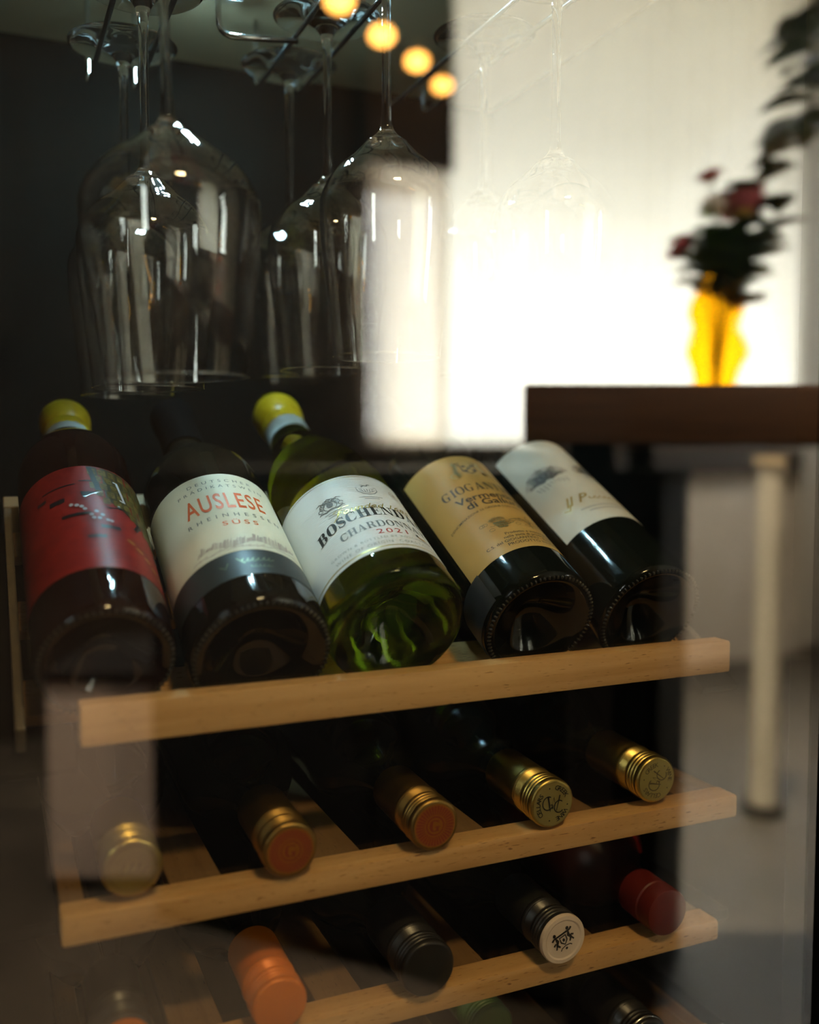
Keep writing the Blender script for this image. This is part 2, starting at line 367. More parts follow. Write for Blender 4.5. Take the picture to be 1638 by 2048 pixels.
structure(obj('wall_right', boxes(((X1, Y0, 0), (X1+.1, Y1, .9)), ((X1, Y0, 2.2), (X1+.1, Y1, H)), ((X1, Y0, .9), (X1+.1, -1.95, 2.2)), ((X1, -1.25, .9), (X1+.1, Y1, 2.2))), PALEWALL))
structure(obj('wall_left', boxes(((X0-.1, Y0, 0), (X0, Y1, .95)), ((X0-.1, Y0, 1.75), (X0, Y1, H)), ((X0-.1, Y0, .95), (X0, -1.45, 1.75)), ((X0-.1, -.95, .95), (X0, Y1, 1.75))), DARKWALL))
FRAME = mat('window_frame_paint', (0.10, 0.075, 0.055), 0.5)
WINGLASS = thin_glass('window_glass', (0.97, 0.98, 0.97))
def window(n, lo, hi, axis):
    fr = bmesh.new(); t = 0.05
    def B(a0, a1, z0, z1):
        if axis == 'y': box(fr, (a0, lo[1], z0), (a1, hi[1], z1))
        else: box(fr, (lo[0], a0, z0), (hi[0], a1, z1))
    k = 0 if axis == 'y' else 1
    B(lo[k], lo[k]+t, lo[2], hi[2]); B(hi[k]-t, hi[k], lo[2], hi[2]); B(lo[k]+t, hi[k]-t, lo[2], lo[2]+t); B(lo[k]+t, hi[k]-t, hi[2]-t, hi[2])
    root = structure(obj('window_%d' % n, fr, FRAME)); c = [(lo[i]+hi[i])/2 for i in range(3)]
    gl = ((c[0]-.003, lo[1]+t, lo[2]+t), (c[0]+.003, hi[1]-t, hi[2]-t)) if axis == 'x' else ((lo[0]+t, c[1]-.003, lo[2]+t), (hi[0]-t, c[1]+.003, hi[2]-t))
    obj('pane', boxes(gl), WINGLASS, root)
window(1, (WX0, Y0-.12, WZ0), (WX1, Y0-.07, WZ1), 'y')
window(2, (X1+.03, -1.95, .9), (X1+.08, -1.25, 2.2), 'x')  # unseen window, added to light the wall and floor
window(3, (X0-.08, -1.45, .95), (X0-.03, -.95, 1.75), 'x')  # unseen window, added to light the bench
structure(obj('trim_1', boxes(((WX0-.05, Y0-.13, WZ0-.02), (WX1+.05, Y0+.05, WZ0)), ((WX0-.05, Y0, WZ0-.10), (WX1+.05, Y0+.03, WZ0-.02))), mat('sill_wood', (0.05, 0.032, 0.02), 0.5)))
# outside: pavement and the awning over the street window
structure(obj('floor', boxes(((-6, -9, -.14), (9, Y0-.14, -.10))), mat('street_pavement', (0.24, 0.22, 0.185), 0.9)))
aw = bmesh.new()
vs_ = [aw.verts.new(p) for p in ((.7, -2.25, 2.95), (3.6, -2.25, 2.95), (3.6, -3.65, 2.30), (.7, -3.65, 2.30), (.7, -2.25, 2.97), (3.6, -2.25, 2.97), (3.6, -3.65, 2.32), (.7, -3.65, 2.32), (3.6, -3.65, 2.14), (.7, -3.65, 2.14))]
for f in ((0, 1, 2, 3), (7, 6, 5, 4), (0, 3, 7, 4), (1, 5, 6, 2), (0, 4, 5, 1), (2, 6, 8), (3, 9, 7), (2, 8, 9, 3), (6, 7, 9, 8)): aw.faces.new([vs_[i] for i in f])
tag(obj('awning', aw, sheer('awning_cloth', (0.45, 0.35, 0.16), 0.0, 0.08)), 'tan cloth awning stretched outside above the bright window', 'awning')

# curtains
def curtain(x0, x1, z0, z1, y, amp, waves, seed):
    rnd = random.Random(seed); bm = bmesh.new(); n = waves*8; ph = [rnd.random()*0.8 for _ in range(waves+2)]
    nz = 6; g = []
    for i in range(n+1):
        t = i/n; a = 2*PI*waves*t+ph[int(t*waves)]*0.6
        g.append([bm.verts.new((x0+(x1-x0)*t+0.006*math.sin(2*a), y+amp*(0.7+0.3*math.sin(7*t+seed))*math.sin(a)*(1-0.25*j/nz), z0+(z1-z0)*j/nz)) for j in range(nz+1)])
    for i in range(n):
        for j in range(nz): bm.faces.new((g[i][j], g[i+1][j], g[i+1][j+1], g[i][j+1]))
    return bm
SHEER = sheer('sheer_curtain_cloth', (0.94, 0.92, 0.85), 0.012, 0.82)
DRAPE = sheer('heavy_drape_cloth', (0.55, 0.51, 0.44), 0.0, 0.34)
CREAM = sheer('cream_panel_cloth', (0.80, 0.72, 0.60), 0.06, 0.45)
tag(obj('sheer_curtain', curtain(1.40, 3.02, .875, 2.95, Y0+.055, .018, 17, 3), SHEER, None, True), 'white sheer curtain glowing in front of the street window', 'curtain')
tag(obj('cafe_curtain', curtain(1.14, 1.42, .875, 1.78, Y0+.075, .014, 4, 5), CREAM, None, True), 'short cream curtain panel gathered at the window left edge', 'curtain')
tag(obj('drape', curtain(3.04, 3.28, .05, 2.95, Y0+.06, .02, 3, 9), DRAPE, None, True), 'heavy grey drape hanging at the far right of the window', 'curtain')
structure(obj('trim_2', boxes(((1.13, Y0, 1.78), (1.44, Y0+.09, 2.95))), DARKWALL))       # dark shutter box beside the window top
t = thing('curtain_rod', 'dark curtain rod above the sheer white curtain', 'curtain rod', (1.2, Y0+.06, 2.97))
bm = bmesh.new(); tube(bm, [(0, 0, 0), (2.09, 0, 0)], .010, 10); obj('rod', bm, mat('rod_metal', (.05, .04, .03), .4, .8), t)
for x in (0.02, 2.05): obj('bracket', boxes(((x-.01, -.06, -.015), (x+.01, .0, .015))), MATS['rod_metal'], t)

# four hanging globe lamps
GLOW = mat('lamp_glow', (1, .6, .2), .4, emit=(1.0, 0.43, 0.075), strength=20)
CORD = mat('lamp_cord', (.02, .018, .015), .6)
BRASS = mat('lamp_brass', (.45, .30, .10), .35, 1.0)
lamp_lab = ['first warm glass globe lamp of the ceiling row, nearest the room middle', 'second warm globe lamp in the hanging row', 'third warm globe lamp in the hanging row', 'last warm globe lamp of the row, nearest the curtain']
for i, (x, y, z) in enumerate(((.872, -1.524, 2.023), (1.029, -1.617, 1.997), (1.179, -1.715, 1.987), (1.311, -1.82, 1.974))):
    t = thing('pendant_lamp', lamp_lab[i], 'lamp', (x, y, z), group='pendant lamps in a row')
    r = (.036, .033, .031, .027)[i]
    obj('globe', lathe([(0, -r*.72)]+[(r*math.sin(a), -r*.72*math.cos(a)) for a in [PI*k/14 for k in range(1, 13)]]+[(.010, r*.68), (0, r*.68)], 24), GLOW, t, True)
    obj('socket', lathe([(0, r*.6), (.012, r*.6), (.013, r*.6+.03), (.006, r*.6+.045), (0, r*.6+.045)], 16), BRASS, t, True, 40)
    bm = bmesh.new(); tube(bm, [(0, 0, r*.6+.04), (0, 0, H-z)], .002, 6); obj('cord', bm, CORD, t)

# warm downlight in the ceiling over the space in front of the cabinet
def ceiling_spot(x, y, watts, size, col, label, aim=(0, 0, -1), soft=.06):
    t = thing('ceiling_spot', label, 'lamp', (x, y, H), group='round ceiling spots')
    obj('trim_ring', lathe([(.058, 0), (.066, -.004), (.070, 0), (.070, .002), (.058, .002)], 36), MATS['lamp_brass'], t, True, 40)
    l = bpy.data.lights.new('spot_bulb', 'SPOT'); l.energy = watts; l.color = col; l.spot_size = math.radians(size); l.spot_blend = .5; l.shadow_soft_size = soft
    o = bpy.data.objects.new('spot_bulb', l); COL.objects.link(o); o.parent = t; o.location = (0, 0, -.012); o.rotation_euler = Vector(aim).to_track_quat('-Z', 'Y').to_euler()
ceiling_spot(.25, -1.05, 460, 60, (1.0, .68, .34), 'warm round ceiling spot aimed at the cabinet front', (.05, .62, -1), .22)
ceiling_spot(2.3, -1.15, 560, 46, (1.0, .88, .72), 'added unseen ceiling spot brightening the wall below the window', (.05, -.2, -1))  # added fill light for the wall and floor, out of view
ceiling_spot(.0, -.50, 640, 42, (1.0, .80, .62), 'added unseen ceiling spot brightening the pale storage bench', (.05, -.22, -1))  # added fill light for the bench front, out of view
t = thing('added_column_lamp', 'added unseen cone lamp that lights the pale column stand', 'lamp', (1.36, -.56, 1.96))  # added out of view so the column is brightest at its top
obj('shade', lathe([(.012, .09), (.05, .0), (.048, .0), (.010, .088)], 32), MATS['lamp_brass'], t, True, 40)
bm = bmesh.new(); tube(bm, [(0, 0, .088), (0, 0, H-1.96)], .002, 6); obj('cord', bm, CORD, t)
l = bpy.data.lights.new('fill_bulb', 'SPOT'); l.energy = 850; l.color = (1.0, .86, .62); l.spot_size = math.radians(90); l.spot_blend = .6; l.shadow_soft_size = .02
o = bpy.data.objects.new('fill_bulb', l); COL.objects.link(o); o.parent = t; o.location = (0, 0, .01)

# added unseen fill lamp beside the cabinet, lights the table edge and the flowers
t = thing('added_fill_lamp', 'added unseen fill lamp beside the wine cabinet', 'lamp', (.95, Y1, 1.55))
obj('back_plate', boxes(((-.05, -.015, -.07), (.05, 0, .07)), bevel=.003), MATS['lamp_brass'], t)
bm = bmesh.new(); tube(bm, [(0, -.015, 0), (0, -.07, 0), (0, -.09, .02)], .008, 10); obj('arm', bm, MATS['lamp_brass'], t, True)
obj('shade', lathe([(.05, .0), (.06, .05), (.065, .12), (.064, .12), (.059, .05), (.049, .0)], 32), sheer('opal_shade', (.9, .85, .75), 0.6, .6), t, True).location = (0, -.09, .02)
l = bpy.data.lights.new('fill_bulb', 'POINT'); l.energy = 170; l.color = (1.0, .80, .58); l.shadow_soft_size = .03
o = bpy.data.objects.new('fill_bulb', l); COL.objects.link(o); o.parent = t; o.location = (0, -.09, .11)

# table, vase and flowers
ta = math.atan2(0.402, 0.915)
t = thing('counter_table', 'thick dark brown wooden tabletop on a single pale leg by the cooler', 'table', (.464, .124, 0), (0, 0, ta))
bm = bmesh.new(); box(bm, (0, -.85, .857), (.80, 0, .913), .004)
for v in bm.verts: v.co.x += max(0, -v.co.y)*.19*(1-v.co.x/.80)          # the end is cut at an angle
obj('tabletop', bm, TABLE, t, True, 40)
for x, y in ((.08, -.08), (.75, -.08), (.75, -.78), (.30, -.79)): obj('leg', boxes(((x-.02, y-.02, 0), (x+.02, y+.02, .857)), bevel=.003), mat('leg_black', (.012, .010, .009), .7, spec=.15), t)
t = thing('column_stand', 'slim pale round column stand beyond the table, lit from above', 'stand', (1.660, -.786, 0))
obj('base', lathe([(0, 0), (.048, 0), (.048, .012), (.042, .02), (0, .02)], 40), MATS['leg_black'], t, True, 40)
obj('column', lathe([(0, .02), (.032, .02), (.030, .10), (.030, .80), (.034, .82), (0, .82)], 40), mat('column_paint', (.78, .70, .56), .6), t, True, 40)
obj('top_plate', lathe([(0, .82), (.036, .82), (.036, .838), (0, .838)], 40), LEGWOOD, t, True, 40)
AMBER = thin_glass('amber_vase_glass', (1.0, 0.64, 0.05))
t = thing('flower_vase', 'small wavy amber glass vase holding flowers on dark table', 'vase', (.942, -.160, .913))
pv = smooth_prof([(0, .002), (.026, .002), (.030, .014), (.028, .03), (.034, .055), (.043, .075), (.038, .095), (.032, .112), (.037, .13), (.033, .15), (.021, .168), (.019, .178), (.023, .19)], 4)
obj('vase_body', lathe(pv, 40, lambda a, z: .05*math.sin(5*a+z*60)*min(1, z/.03)), AMBER, t, True)
obj('vase_foot', lathe([(0, 0), (.029, 0), (.031, .006), (.027, .02), (0, .021)], 32), mat('amber_solid', (.80, .16, .01), .08, trans=.85, ior=1.45), t, True, 40)
STEMM = mat('flower_stem', (.03, .055, .012), .5); LEAF = mat('leaf_green', (.07, .13, .035), .5); LEAF2 = mat('leaf_dark_green', (.035, .062, .030), .5)
PINK = mat('pink_petal', (.36, .09, .11), .6); WHITE = mat('white_petal', (.72, .66, .62), .6); YEL = mat('flower_heart', (.4, .25, .05), .7)
vb = Vector((.942, -.160, .913))
def petal(bm, mtx, ln, wd, cup):
    v = []
    for i in range(5):
        s_ = i/4; hw = wd*math.sin(PI*min(.12+.80*s_, 1))
        v.append([bm.verts.new(mtx @ Vector((ln*s_, k*hw, cup*s_*s_+abs(k)*wd*.35*s_))) for k in (-1, 0, 1)])
    for i in range(4):
        for k in (0, 1): bm.faces.new((v[i][k], v[i+1][k], v[i+1][k+1], v[i][k+1]))
def leafshape(bm, p, d, up, ln, wd):
    d = d.normalized(); sd = d.cross(up).normalized(); up2 = sd.cross(d); v = []
    for i in range(6):
        s_ = i/5; hw = wd*math.sin(PI*s_)**.8+.0003; c = p+d*ln*s_-up2*(ln*.25*s_*s_)
        v.append([bm.verts.new(c+sd*hw*k+up2*abs(k)*hw*.3) for k in (-1, 0, 1)])
    for i in range(5):
        for k in (0, 1): bm.faces.new((v[i][k], v[i+1][k], v[i+1][k+1], v[i][k+1]))
def stem_curve(tip, lean):
    b = vb+Vector((lean[0]*.3, lean[1]*.3, .010)); m1 = vb+Vector((lean[0], lean[1], .185)); out = []
    for k in range(11):
        s_ = k/10; out.append(b*(1-s_)**2+m1*2*s_*(1-s_)*1.0+tip*s_*s_)
    return out
def flower(tip, rad, pm, lean, label, layers=3, tilt=(0, 0)):
    tip = Vector(tip); t = thing('flower', label, 'flower', tip, (tilt[0], tilt[1], 0), 'flowers in the amber vase')
    inv = t.matrix_basis.inverted() if False else (Matrix.Translation(tip) @ Matrix.Rotation(tilt[1], 4, 'Y') @ Matrix.Rotation(tilt[0], 4, 'X')).inverted()
    bm = bmesh.new(); tube(bm, [inv @ p for p in stem_curve(tip, lean)], .0016, 6); obj('stem', bm, STEMM, t, True)
    for l_ in range(layers):
        np_ = 8-l_*1
        for k in range(np_):
            bm = bmesh.new(); petal(bm, Matrix.Rotation(2*PI*(k+.5*l_)/np_, 4, 'Z') @ Matrix.Rotation(-.25-.38*l_, 4, 'Y'), rad*(1-.18*l_), rad*.36, rad*.25); obj('petal', bm, pm, t, True)
    obj('flower_heart', lathe([(0, -.002), (rad*.25, 0), (rad*.22, rad*.2), (0, rad*.3)], 14), YEL, t, True)
flower((.985, -.157, 1.183), .044, PINK, (.006, 0), 'large pink blossom right of the white one in amber vase', 4, (.5, .3))
flower((.950, -.172, 1.187), .026, WHITE, (0, .002), 'white blossom at the middle of the vase bouquet', 3, (.7, 0))
flower((.910, -.187, 1.128), .030, PINK, (-.008, 0), 'lower pink blossom leaning out left of the bouquet', 3, (.4, -.6))
flower((.942, -.176, 1.228), .022, PINK, (-.002, 0), 'small pink blossom at the top of the bouquet', 3, (.2, -.2))
def sprig(tip, lean, n, ln, wd, m, label, seed, spread=1.0, start=.35):
    rnd = random.Random(seed); tip = Vector(tip); t = thing('leaf_sprig', label, 'leaf sprig', tip, group='green sprigs in the amber vase')
    pts = [p-tip for p in stem_curve(tip, lean)]
    bm = bmesh.new(); tube(bm, pts, .0014, 6); obj('stem', bm, STEMM, t, True)
    for k in range(n):
        s_ = start+(1-start)*(k+.5)/n; i = min(int(s_*10), 9); p = pts[i].lerp(pts[i+1], s_*10-i)
        a = k*2.4+rnd.random(); d = Vector((math.cos(a)*spread, math.sin(a)*spread, .35+.3*rnd.random()))
        bm = bmesh.new(); leafshape(bm, p, d, Vector((0, 0, 1)), ln*(.8+.4*rnd.random()), wd); obj('leaf', bm, m, t, True)
sprig((1.018, -.150, 1.245), (.010, 0), 12, .064, .022, LEAF2, 'tall dark sprig rising right of the flowers', 1)
sprig((1.035, -.141, 1.190), (.012, .002), 12, .064, .022, LEAF2, 'dark leafy sprig bending to the far right', 2)
sprig((.950, -.172, 1.150), (0, .003), 22, .060, .024, LEAF, 'short green sprig below the white blossom', 3, 1.3, .45)
sprig((.985, -.156, 1.145), (.006, .003), 22, .060, .024, LEAF, 'short green sprig below the large pink blossom', 4, 1.3, .45)
sprig((.915, -.186, 1.118), (-.008, 0), 9, .040, .013, LEAF, 'thin green sprig under the lower pink blossom', 5, .9, .5)
# hanging plant right of the window
t = thing('hanging_plant', 'dark trailing plant hanging in a black pot near the window', 'plant', (1.128, -.100, 1.46))
obj('pot', lathe([(0, 0), (.045, 0), (.06, .07), (.055, .07), (.045, .06), (0, .06)], 28), mat('pot_black', (.02, .02, .02), .5), t, True, 40)
bm = bmesh.new(); tube(bm, [(0, 0, .06), (0, 0, H-1.46)], .002, 6); obj('cord', bm, CORD, t)
rnd = random.Random(11)
for k in range(64):
    a = rnd.random()*2*PI; r_ = .02+.05*rnd.random(); p = Vector((r_*math.cos(a)-.012, r_*math.sin(a), -.20+.27*rnd.random()))
    bm = bmesh.new(); leafshape(bm, p, Vector((math.cos(a), math.sin(a), -.3+.5*rnd.random())), Vector((0, 0, 1)), .075, .028); obj('leaf', bm, LEAF2, t, True)
for k in range(7):
    a = k*.9; bm = bmesh.new(); tube(bm, [(.03*math.cos(a), .03*math.sin(a), .06), (.06*math.cos(a), .06*math.sin(a), .05), (.06*math.cos(a)-.012, .06*math.sin(a), -.18)], .0015, 5); obj('vine', bm, STEMM, t)

# sideboard and bench standing behind the photographer
sa = math.atan2(.661, .61)
t = thing('sideboard', 'long black sideboard standing below the thick table top', 'sideboard', (.261, -.843, 0), (0, 0, sa))
BLK = mat('black_lacquer', (.010, .009, .008), .75, spec=.15)
obj('carcass', boxes(((0, -.28, .0), (.899, -.002, .80)), bevel=.003), BLK, t)
obj('top_board', boxes(((-.003, -.285, .80), (.902, .004, .822)), bevel=.002), BLK, t)
for k in range(2):
    d_ = obj('door', boxes(((.012+.44*k, -.002, .03), (.447+.44*k, .012, .785)), bevel=.002), BLK, t)
    obj('knob', lathe([(0, 0), (.006, 0), (.006, .01), (.011, .016), (.008, .024), (0, .025)], 14), BLK, d_, True).matrix_basis = Matrix.Translation((.41 if k == 0 else .49, .012, .5)) @ Matrix.Rotation(-PI/2, 4, 'X')
ba = math.atan2(.085, .194)
t = thing('storage_bench', 'pale pinkish wooden storage bench left of the black sideboard', 'bench', (.275, -.935, 0), (0, 0, ba))
BEN = mat('bench_paint', (.66, .52, .42), .6, spec=.2)
obj('front_panel', boxes(((-.20, -.02, .03), (0, 0, .41)), bevel=.003), BEN, t)
obj('side_panel', boxes(((-.02, -.36, .03), (0, -.02, .41)), bevel=.002), BEN, t); obj('side_panel', boxes(((-.20, -.36, .03), (-.18, -.02, .41)), bevel=.002), BEN, t)
obj('lid', boxes(((-.205, -.37, .41), (.005, .006, .432)), bevel=.004), BLK, t)
for x in (-.195, -.035): obj('foot', boxes(((x, -.05, 0), (x+.03, -.01, .03))), mat('bench_foot', (.06, .05, .04), .6), t)

# ================================================================== WINE CABINET
cab = thing('wine_cabinet', 'black upright wine cabinet with a full glass door', 'cabinet', (0, 0, 0))
CX0, CX1, CY0, CY1, CZ0, CZ1 = -.012, .478, .468, .88, .22, 1.195
obj('side_panel', boxes(((CX0-.025, CY0, CZ0), (CX0, CY1, CZ1))), CABINET, cab)
obj('side_panel', boxes(((CX1, CY0, CZ0), (CX1+.025, CY1, CZ1))), CABINET, cab)
obj('back_panel', boxes(((CX0-.025, CY1, CZ0-.02), (CX1+.025, CY1+.02, CZ1+.02))), CABINET, cab)
obj('bottom_panel', boxes(((CX0-.025, CY0, 0.06), (CX1+.025, CY1, CZ0))), CABINET, cab)
obj('ceiling_panel', boxes(((CX0-.025, CY0, CZ1), (CX1+.025, CY1, CZ1+.02))), CABTOP, cab)
for x in (CX0, CX1-.03):
    for y in (CY0+.02, CY1-.05): obj('foot', boxes(((x, y, 0), (x+.03, y+.03, .06))), CABINET, cab)
door = obj('door', boxes(((CX0-.06, .448, CZ0-.05), (CX0-.02, .468, CZ1+.08)), ((CX1+.02, .448, CZ0-.05), (CX1+.06, .468, CZ1+.08)), ((CX0-.02, .448, CZ0-.05), (CX1+.02, .468, CZ0)), ((CX0-.02, .448, CZ1+.04), (CX1+.02, .468, CZ1+.08))), CABINET, cab)
obj('glass_pane', boxes(((CX0-.02, .455, CZ0), (CX1+.02, .459, CZ1+.04))), PANE, door)

# cold LED cluster inside the cabinet top
LED = mat('led_diode', (1, 1, 1), .4, emit=(.46, .82, 1.0), strength=1850)
t = thing('led_light', 'small cold white LED cluster under the cabinet ceiling', 'light', (.158, .700, CZ1))
obj('housing', boxes(((-.028, -.036, -.006), (.028, .036, 0)), bevel=.001), mat('led_housing', (.5, .5, .5), .4, .6), t)
for k, (x, y) in enumerate(((-.018, -.026), (.004, -.024), (.018, -.006), (-.016, .004), (.002, .012), (.018, .026), (-.014, .028))):
    obj('diode', lathe([(0, -.0085), (.0035, -.0078), (.0045, -.006), (0, -.006)], 12), LED, t).location = (x, y, 0)

# ------------------------------------------------------------------ shelves
def shelf(name, label, z_top, z_bot, x0, x1, slats, rz):
    t = thing(name, label, 'shelf', (0, 0, z_top), group='beech shelves of the wine cabinet')
    h = z_top-z_bot
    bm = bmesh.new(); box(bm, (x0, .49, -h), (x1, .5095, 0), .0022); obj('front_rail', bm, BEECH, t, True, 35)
    obj('side_rail', boxes(((x0+.001, .51, -h+.002), (x0+.013, .84, -.001)), bevel=.001), BEECH_Y_SHADED, t)
    obj('side_rail', boxes(((x1-.013, .51, -h+.002), (x1-.001, .84, -.001)), bevel=.001), BEECH_Y_SHADED, t)
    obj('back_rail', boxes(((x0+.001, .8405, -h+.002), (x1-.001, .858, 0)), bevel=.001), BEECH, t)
    for a, b in slats: obj('slat', boxes(((a, .51, -.010), (b, .840, -.0015)), bevel=.0008), BEECH_Y_SHADED, t)
    bm = bmesh.new()                              # runners that carry the shelf on the cabinet walls
    box(bm, (CX0+.0005, .52, -h-.006), (x0+.010, .85, -h+.001)); box(bm, (x1-.010, .52, -h-.006), (CX1-.0005, .85, -h+.001)); obj('runner', bm, CABINET, t)
    return t
SL = [(.084, .112), (.1655, .1935), (.247, .275), (.3275, .3555), (.421, .4425)]
shelf('wine_shelf', 'beech shelf carrying the gold and red capped bottles, middle one', .6197, .6045, .0275, .4565, SL, 0)
shelf('wine_shelf', 'beech shelf carrying the black, white and red capped bottles, lower one', .5359, .5221, .0265, .4425, SL[:-1]+[(.411, .4285)], 0)
shelf('wine_shelf', 'lowest beech shelf at the bottom of the photo with a silver ringed bottle', .4520, .4380, .0275, .4500, SL, 0)
# slanted display tray on top
TILT = math.radians(27.5)
tray = thing('display_tray', 'slanted beech display tray holding five bottles, topmost shelf', 'shelf', (0, .49, .7145), group='beech shelves of the wine cabinet')
bm = bmesh.new(); box(bm, (.0385, 0, -.0106), (.448, .0155, .0108), .0024); obj('front_rail', bm, BEECH, tray, True, 35)
MT = Matrix.Translation((0, .019, -.0205)) @ Matrix.Rotation(TILT, 4, 'X')
for x in (.0095, .4535):
    bm = bmesh.new(); box(bm, (x, .012, -.004), (x+.005, .232, .012), .001, MT); obj('side_rail', bm, SIDEWOOD, tray)
bm = bmesh.new(); box(bm, (.0095, .2325, -.010), (.4585, .2465, .0125), .001, MT); obj('back_rail', bm, PALEWOOD, tray)
for s_ in (.035, .110, .190):
    bm = bmesh.new(); box(bm, (.0150, s_, -.008), (.4530, s_+.03, -.0006), .0008, MT); obj('slat', bm, BEECH, tray)
bm = bmesh.new(); box(bm, (CX0+.0005, 0.002, -.013), (.0385, .232, -.0085), 0, MT); box(bm, (.4475, .002, -.013), (CX1-.0005, .232, -.0085), 0, MT); obj('runner', bm, CABINET, tray)

# ------------------------------------------------------------------ bottles
def bordeaux(r, Lh=.30, sh=.185, nk=.0140):
    return ([(0, .022), (r*.30, .018), (r*.62, .006), (r*.80, .0015), (r*.90, .0), (r*.965, .0012), (r*.992, .004), (r, .009)] + [(r, sh*k/6) for k in range(1, 7)] +
            smooth_prof([(r, sh+.002), (r*.96, sh+.014), (r*.80, sh+.030), (r*.56, sh+.042), (nk*1.18, sh+.056), (nk, sh+.07)], 4) +
            [(nk*.97, Lh-.014), (nk*1.12, Lh-.0135), (nk*1.12, Lh-.002), (nk*.95, Lh), (0, Lh)])
def burgundy(r, Lh=.30, nk=.0145):
    return ([(0, .028), (r*.25, .024), (r*.55, .010), (r*.76, .002), (r*.88, .0), (r*.955, .0012), (r*.99, .005), (r, .010)] + [(r, .12*k/5) for k in range(1, 6)] +
            smooth_prof([(r, .125), (r*.985, .14), (r*.92, .160), (r*.78, .182), (r*.58, .206), (r*.42, .230), (nk, .250)], 4) +
            [(nk*.97, Lh-.012), (nk*1.12, Lh-.0115), (nk*1.12, Lh-.002), (nk*.95, Lh), (0, Lh)])
def knurl(r, n, parent, m):
    bm = bmesh.new()
    for k in range(n):
        a = 2*PI*k/n; mt = Matrix.Rotation(a, 4, 'Z') @ Matrix.Translation((r*.925, 0, .0)) @ Matrix.Diagonal((r*.045, .00085, .0014, 1))
        bmesh.ops.create_icosphere(bm, subdivisions=1, radius=1, matrix=mt)
    o = obj('base_knurling', bm, mat('base_bead_glass', (.035, .030, .022), .16), parent, True); o['kind'] = 'stuff'; return o
def cap_prof(r, L_, end, seed=0):
    """screw cap seen from its end: face, bevel, beads and knurled band, plain skirt (z runs to the face at 'end')"""
    p = [(0, 0), (r*.86, 0), (r*.93, .0003), (r*.975, .0011), (r, .0026)]
    def bead(z0, z1, lo=.935):
        for k in range(7):
            q = k/6; p.append((r*(lo+(1.0-lo)*math.sin(PI*q)**.7), z0+(z1-z0)*q))
    p.append((r*.99, .0040)); bead(.0046, .0072); bead(.0076, .0102); bead(.0106, .0132)
    for k in range(8): p += [(r*.945, .0140+.0009*k), (r*.970, .01445+.0009*k)]      # milled band
    bead(.0216, .0250, .95)
    p += [(r*.955, .0256), (r*.97, .0270), (r*.97, L_), (r*.9, L_)]
    return [(a, end-b) for a, b in p]
def dome_cap(r, s0, s1):
    n = 10; c = s1-r; return [(r*.86, s0), (r*.86, s0+.010)] + smooth_prof([(r*.86, s0+.010), (r*.95, s0+.016), (r, c)], 4) + [(r*math.cos(PI/2*k/n), c+r*math.sin(PI/2*k/n)) for k in range(1, n+1)]
def top_bottle(x, r, prof, m, label, name='wine_bottle'):
    z = .709+r*math.cos(TILT)
    return thing(name, label, 'bottle', (x, .507, z), (-(PI/2-TILT), 0, 0), 'bottles on the slanted top tray')
def paper(name, c0, c1, rough=.6, scale=60, bump=0.0, sheen=0):
    m = mat(name, c0, rough, spec=.35); noise_col(m, scale, c0, c1, bump=bump); return m
INK = mat('black_ink', (.012, .011, .010), .5); GREYINK = mat('grey_ink', (.16, .18, .19), .55); PALEINK = mat('pale_grey_ink', (.34, .36, .36), .6)
ORANGE = mat('orange_ink', (.62, .125, .03), .5); REDINK = mat('red_ink', (.50, .07, .08), .55); GOLD = mat('gold_foil', (.52, .42, .12), .38, .7)
YELCAP = mat('yellow_wax', (.50, .30, .004), .35, spec=.3); WHITEBAND = mat('white_neck_band', (.34, .37, .36), .5)

# --- bottle 1: red label
r = .0362; t = top_bottle(.0535, r, None, None, 'dark red wine bottle with a red and black stonework label, leftmost on the tray')
obj('body', lathe(bordeaux(r, .295), 72), REDGLASS, t, True, 50)
knurl(r, 60, t, REDGLASS)
lab = obj('label', patch(r, -1.75, 1.55, .036, .147), paper('red_label', (.17, .008, .006), (.25, .014, .009), .4, 90), t, True, 40)
F = cyl(r)
a = Art()                                                   # dark wall upper right, stones printed over it
pts = [(.0015, .1462), (.0055, .1120), (.012, .1060), (.024, .0960), (.036, .0860), (.047, .0740), (.055, .0660), (.055, .1462)]
for (xa, ya), (xb, yb) in zip(pts[:-2], pts[1:-1]):
    n_ = max(1, int((xb-xa)/.004))
    for q in range(n_): a.add([(xa+(xb-xa)*q/n_, ya+(yb-ya)*q/n_), (xa+(xb-xa)*(q+1)/n_, ya+(yb-ya)*(q+1)/n_), (xa+(xb-xa)*(q+1)/n_, .1462), (xa+(xb-xa)*q/n_, .1462)], [(0, 1, 2, 3)])
a.onto('wall_print', mat('dark_wall_print', (.030, .026, .014), .3), lab, cyl(r, .00025))
a = Art()
for i in range(9):
    for j in range(8):
        x = .002+.0062*i+(.003 if j % 2 else 0); y = .140-.0085*j
        if x > .001+max(0, (.112-y))*1.15 and x < .056: a.rect(x, y-.0036, x+.0052*(.8+.3*random.random()), y+.0036)
a.onto('stone_print', paper('stone_print', (.17, .13, .035), (.05, .04, .015), .3, 400), lab, cyl(r, .00038))
a = Art().poly([(-.004, .1155), (.006, .1155), (.018, .102), (.030, .092), (.045, .080), (.045, .069), (.026, .083), (.010, .098), (-.003, .109)])
a.poly([(.002, .146), (.0045, .146), (.0085, .117), (.005, .117)])
for x, y, w_, h_ in ((-.022, .109, .009, .0045), (-.030, .117, .006, .003), (-.016, .0905, .016, .003), (.004, .0765, .011, .0035), (-.004, .066, .010, .003), (-.026, .125, .020, .0012), (-.004, .128, .008, .0012)): a.rect(x, y-h_/2, x+w_, y+h_/2)
